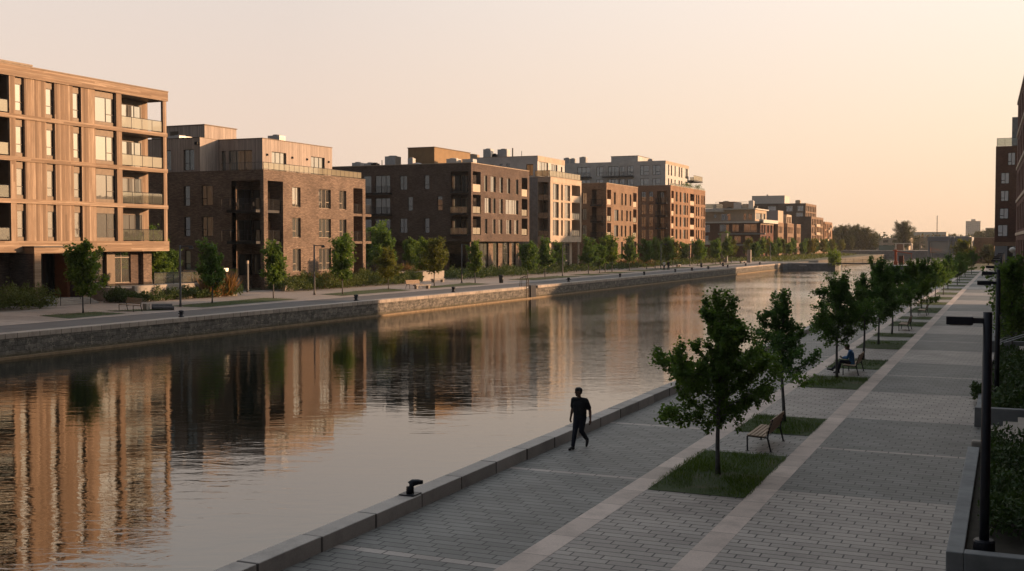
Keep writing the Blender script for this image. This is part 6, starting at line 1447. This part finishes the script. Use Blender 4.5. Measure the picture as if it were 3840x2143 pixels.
    for s in ('l', 'r'):
        an, toe = V_['an' + s], V_['toe' + s]; d = toe - an; heel = an - Vector((d.x, d.y, 0)) * .25 - Z * .035
        blob('shoe', [(heel, .042, lerp(an, toe, .6), .043), (lerp(an, toe, .5), .045, toe + d * .1, .036), (an, .045, lerp(an, toe, .5), .045)], shoes, root, vox)
# the walking man: strides towards the camera along the kerb, head turned to the water
mw = empty('person', (-11.22, 30.2, 0), 'man in black T shirt and dark jeans striding along the near quay kerb', 'person')
J = {'pelvis': (0, .02, .93), 'chest': (0, .0, 1.26), 'neck': (0, -.02, 1.47), 'head': (-.02, -.05, 1.62), 'front': (0, -1, 0),
     'shl': (.195, .0, 1.385), 'ell': (.30, .06, 1.10), 'wrl': (.355, -.02, .86), 'shr': (-.195, .0, 1.385), 'elr': (-.29, .10, 1.11), 'wrr': (-.355, .12, .86),
     'hipl': (.095, .02, .90), 'knl': (.06, .0, .50), 'anl': (.06, .36, .19), 'toel': (.08, .27, .055),
     'hipr': (-.095, .02, .90), 'knr': (-.07, -.16, .49), 'anr': (-.06, -.30, .08), 'toer': (-.075, -.46, .04)}
figure(mw, J, 'shirt_dk', 'jeans', 'shoe', 'hair', .45, (-.62, -.78), 1.03)
mw.rotation_euler = (0, 0, R(-8))
# the seated reader: facing the canal, head bent over a book
sr = empty('person', (-6.47, 52.35, 0), 'person in a blue shirt sitting on a bench and reading with crossed outstretched legs', 'person')
J = {'pelvis': (.04, 0, .545), 'chest': (.0, 0, .90), 'neck': (-.09, 0, 1.08), 'head': (-.19, 0, 1.20),
     'shl': (-.03, -.19, 1.0), 'ell': (-.13, -.24, .74), 'wrl': (-.36, -.12, .72), 'shr': (-.03, .19, 1.0), 'elr': (-.13, .24, .74), 'wrr': (-.36, .12, .72),
     'hdl': (-.42, -.07, .735), 'hdr': (-.42, .07, .735),
     'hipl': (.02, -.09, .53), 'knl': (-.44, -.10, .56), 'anl': (-.55, -.12, .10), 'toel': (-.72, -.13, .045),
     'hipr': (.02, .09, .53), 'knr': (-.45, .07, .52), 'anr': (-.84, .0, .16), 'toer': (-1.02, .02, .17)}
figure(sr, J, 'shirt_bl', 'jeans', 'shoe', 'hair', 1.2, (-1, 0), 1.0)
bk = empty('open_book', (-6.92, 52.35, .76), 'open pale book held in the hands of the seated reader', 'book')
me = MB(); me.face([(-.09, -.13, .03), (.09, -.13, .0), (.09, 0, -.02), (-.09, 0, .01)]); me.face([(-.09, 0, .01), (.09, 0, -.02), (.09, .13, .0), (-.09, .13, .03)])
o = bpy.data.objects.new('pages', bpy.data.meshes.new('pages')); o.data.from_pydata(me.v, [], me.f); o.data.materials.append(MT['paper']); COL.objects.link(o); o.parent = bk
so = o.modifiers.new('thick', 'SOLIDIFY'); so.thickness = .012
# far walkers
def walker(x, y, z, rz, lab, shirt, seed):
    e = empty('person', (x, y, z), lab, 'person', None, rz); s = 1 if seed % 2 else -1
    J = {'pelvis': (0, 0, .92), 'chest': (0, 0, 1.26), 'neck': (0, 0, 1.46), 'head': (0, -.02, 1.6), 'shl': (.19, 0, 1.37), 'ell': (.24, .05 * s, 1.1), 'wrl': (.25, -.06 * s, .86), 'shr': (-.19, 0, 1.37), 'elr': (-.24, -.05 * s, 1.1), 'wrr': (-.25, .06 * s, .86),
         'hipl': (.09, 0, .9), 'knl': (.09, -.12 * s, .5), 'anl': (.08, -.2 * s, .09), 'toel': (.08, -.2 * s - .15, .04), 'hipr': (-.09, 0, .9), 'knr': (-.09, .08 * s, .5), 'anr': (-.08, .26 * s, .09), 'toer': (-.08, .26 * s - .15, .04)}
    figure(e, J, shirt, 'jeans', 'shoe', 'hair', .45, (0, -1), 1.0, .03)
walker(-57.7, 199.2, ZF, .2, 'person in a pale top walking with a companion on the far path', 'white', 1)
walker(-57.0, 199.6, ZF, .1, 'person in dark clothes, right hand one of the walking couple', 'shirt_dk', 2)
walker(-69.6, 181.6, ZF, 1.2, 'person in dark clothes standing before the pale concrete block', 'shirt_dk', 3)

# ================================================================== air
hz, nt, b = new_mat('evening_haze'); nt.nodes.remove(b)
pv = N(nt, 'ShaderNodeVolumePrincipled'); pv.inputs['Color'].default_value = (1, .97, .92, 1); pv.inputs['Density'].default_value = HAZE; pv.inputs['Anisotropy'].default_value = .5
L(nt, pv.outputs[0], nt.nodes['Material Output'].inputs['Volume'])
if HAZE > 0:
    o = MB().box(-1300, 700, -420, 2500, -4.5, 40).build('haze', hz); kind(o, 'stuff', 'thin warm evening haze over the canal', 'haze')
    o.display_type = 'WIRE'
for m_ in bpy.data.materials: m_.use_fake_user = False
scene.cycles.max_bounces = 8; scene.cycles.transparent_max_bounces = 12; scene.cycles.volume_bounces = 0
scene.cycles.caustics_reflective = False; scene.cycles.caustics_refractive = False
scene.cycles.use_denoising = True
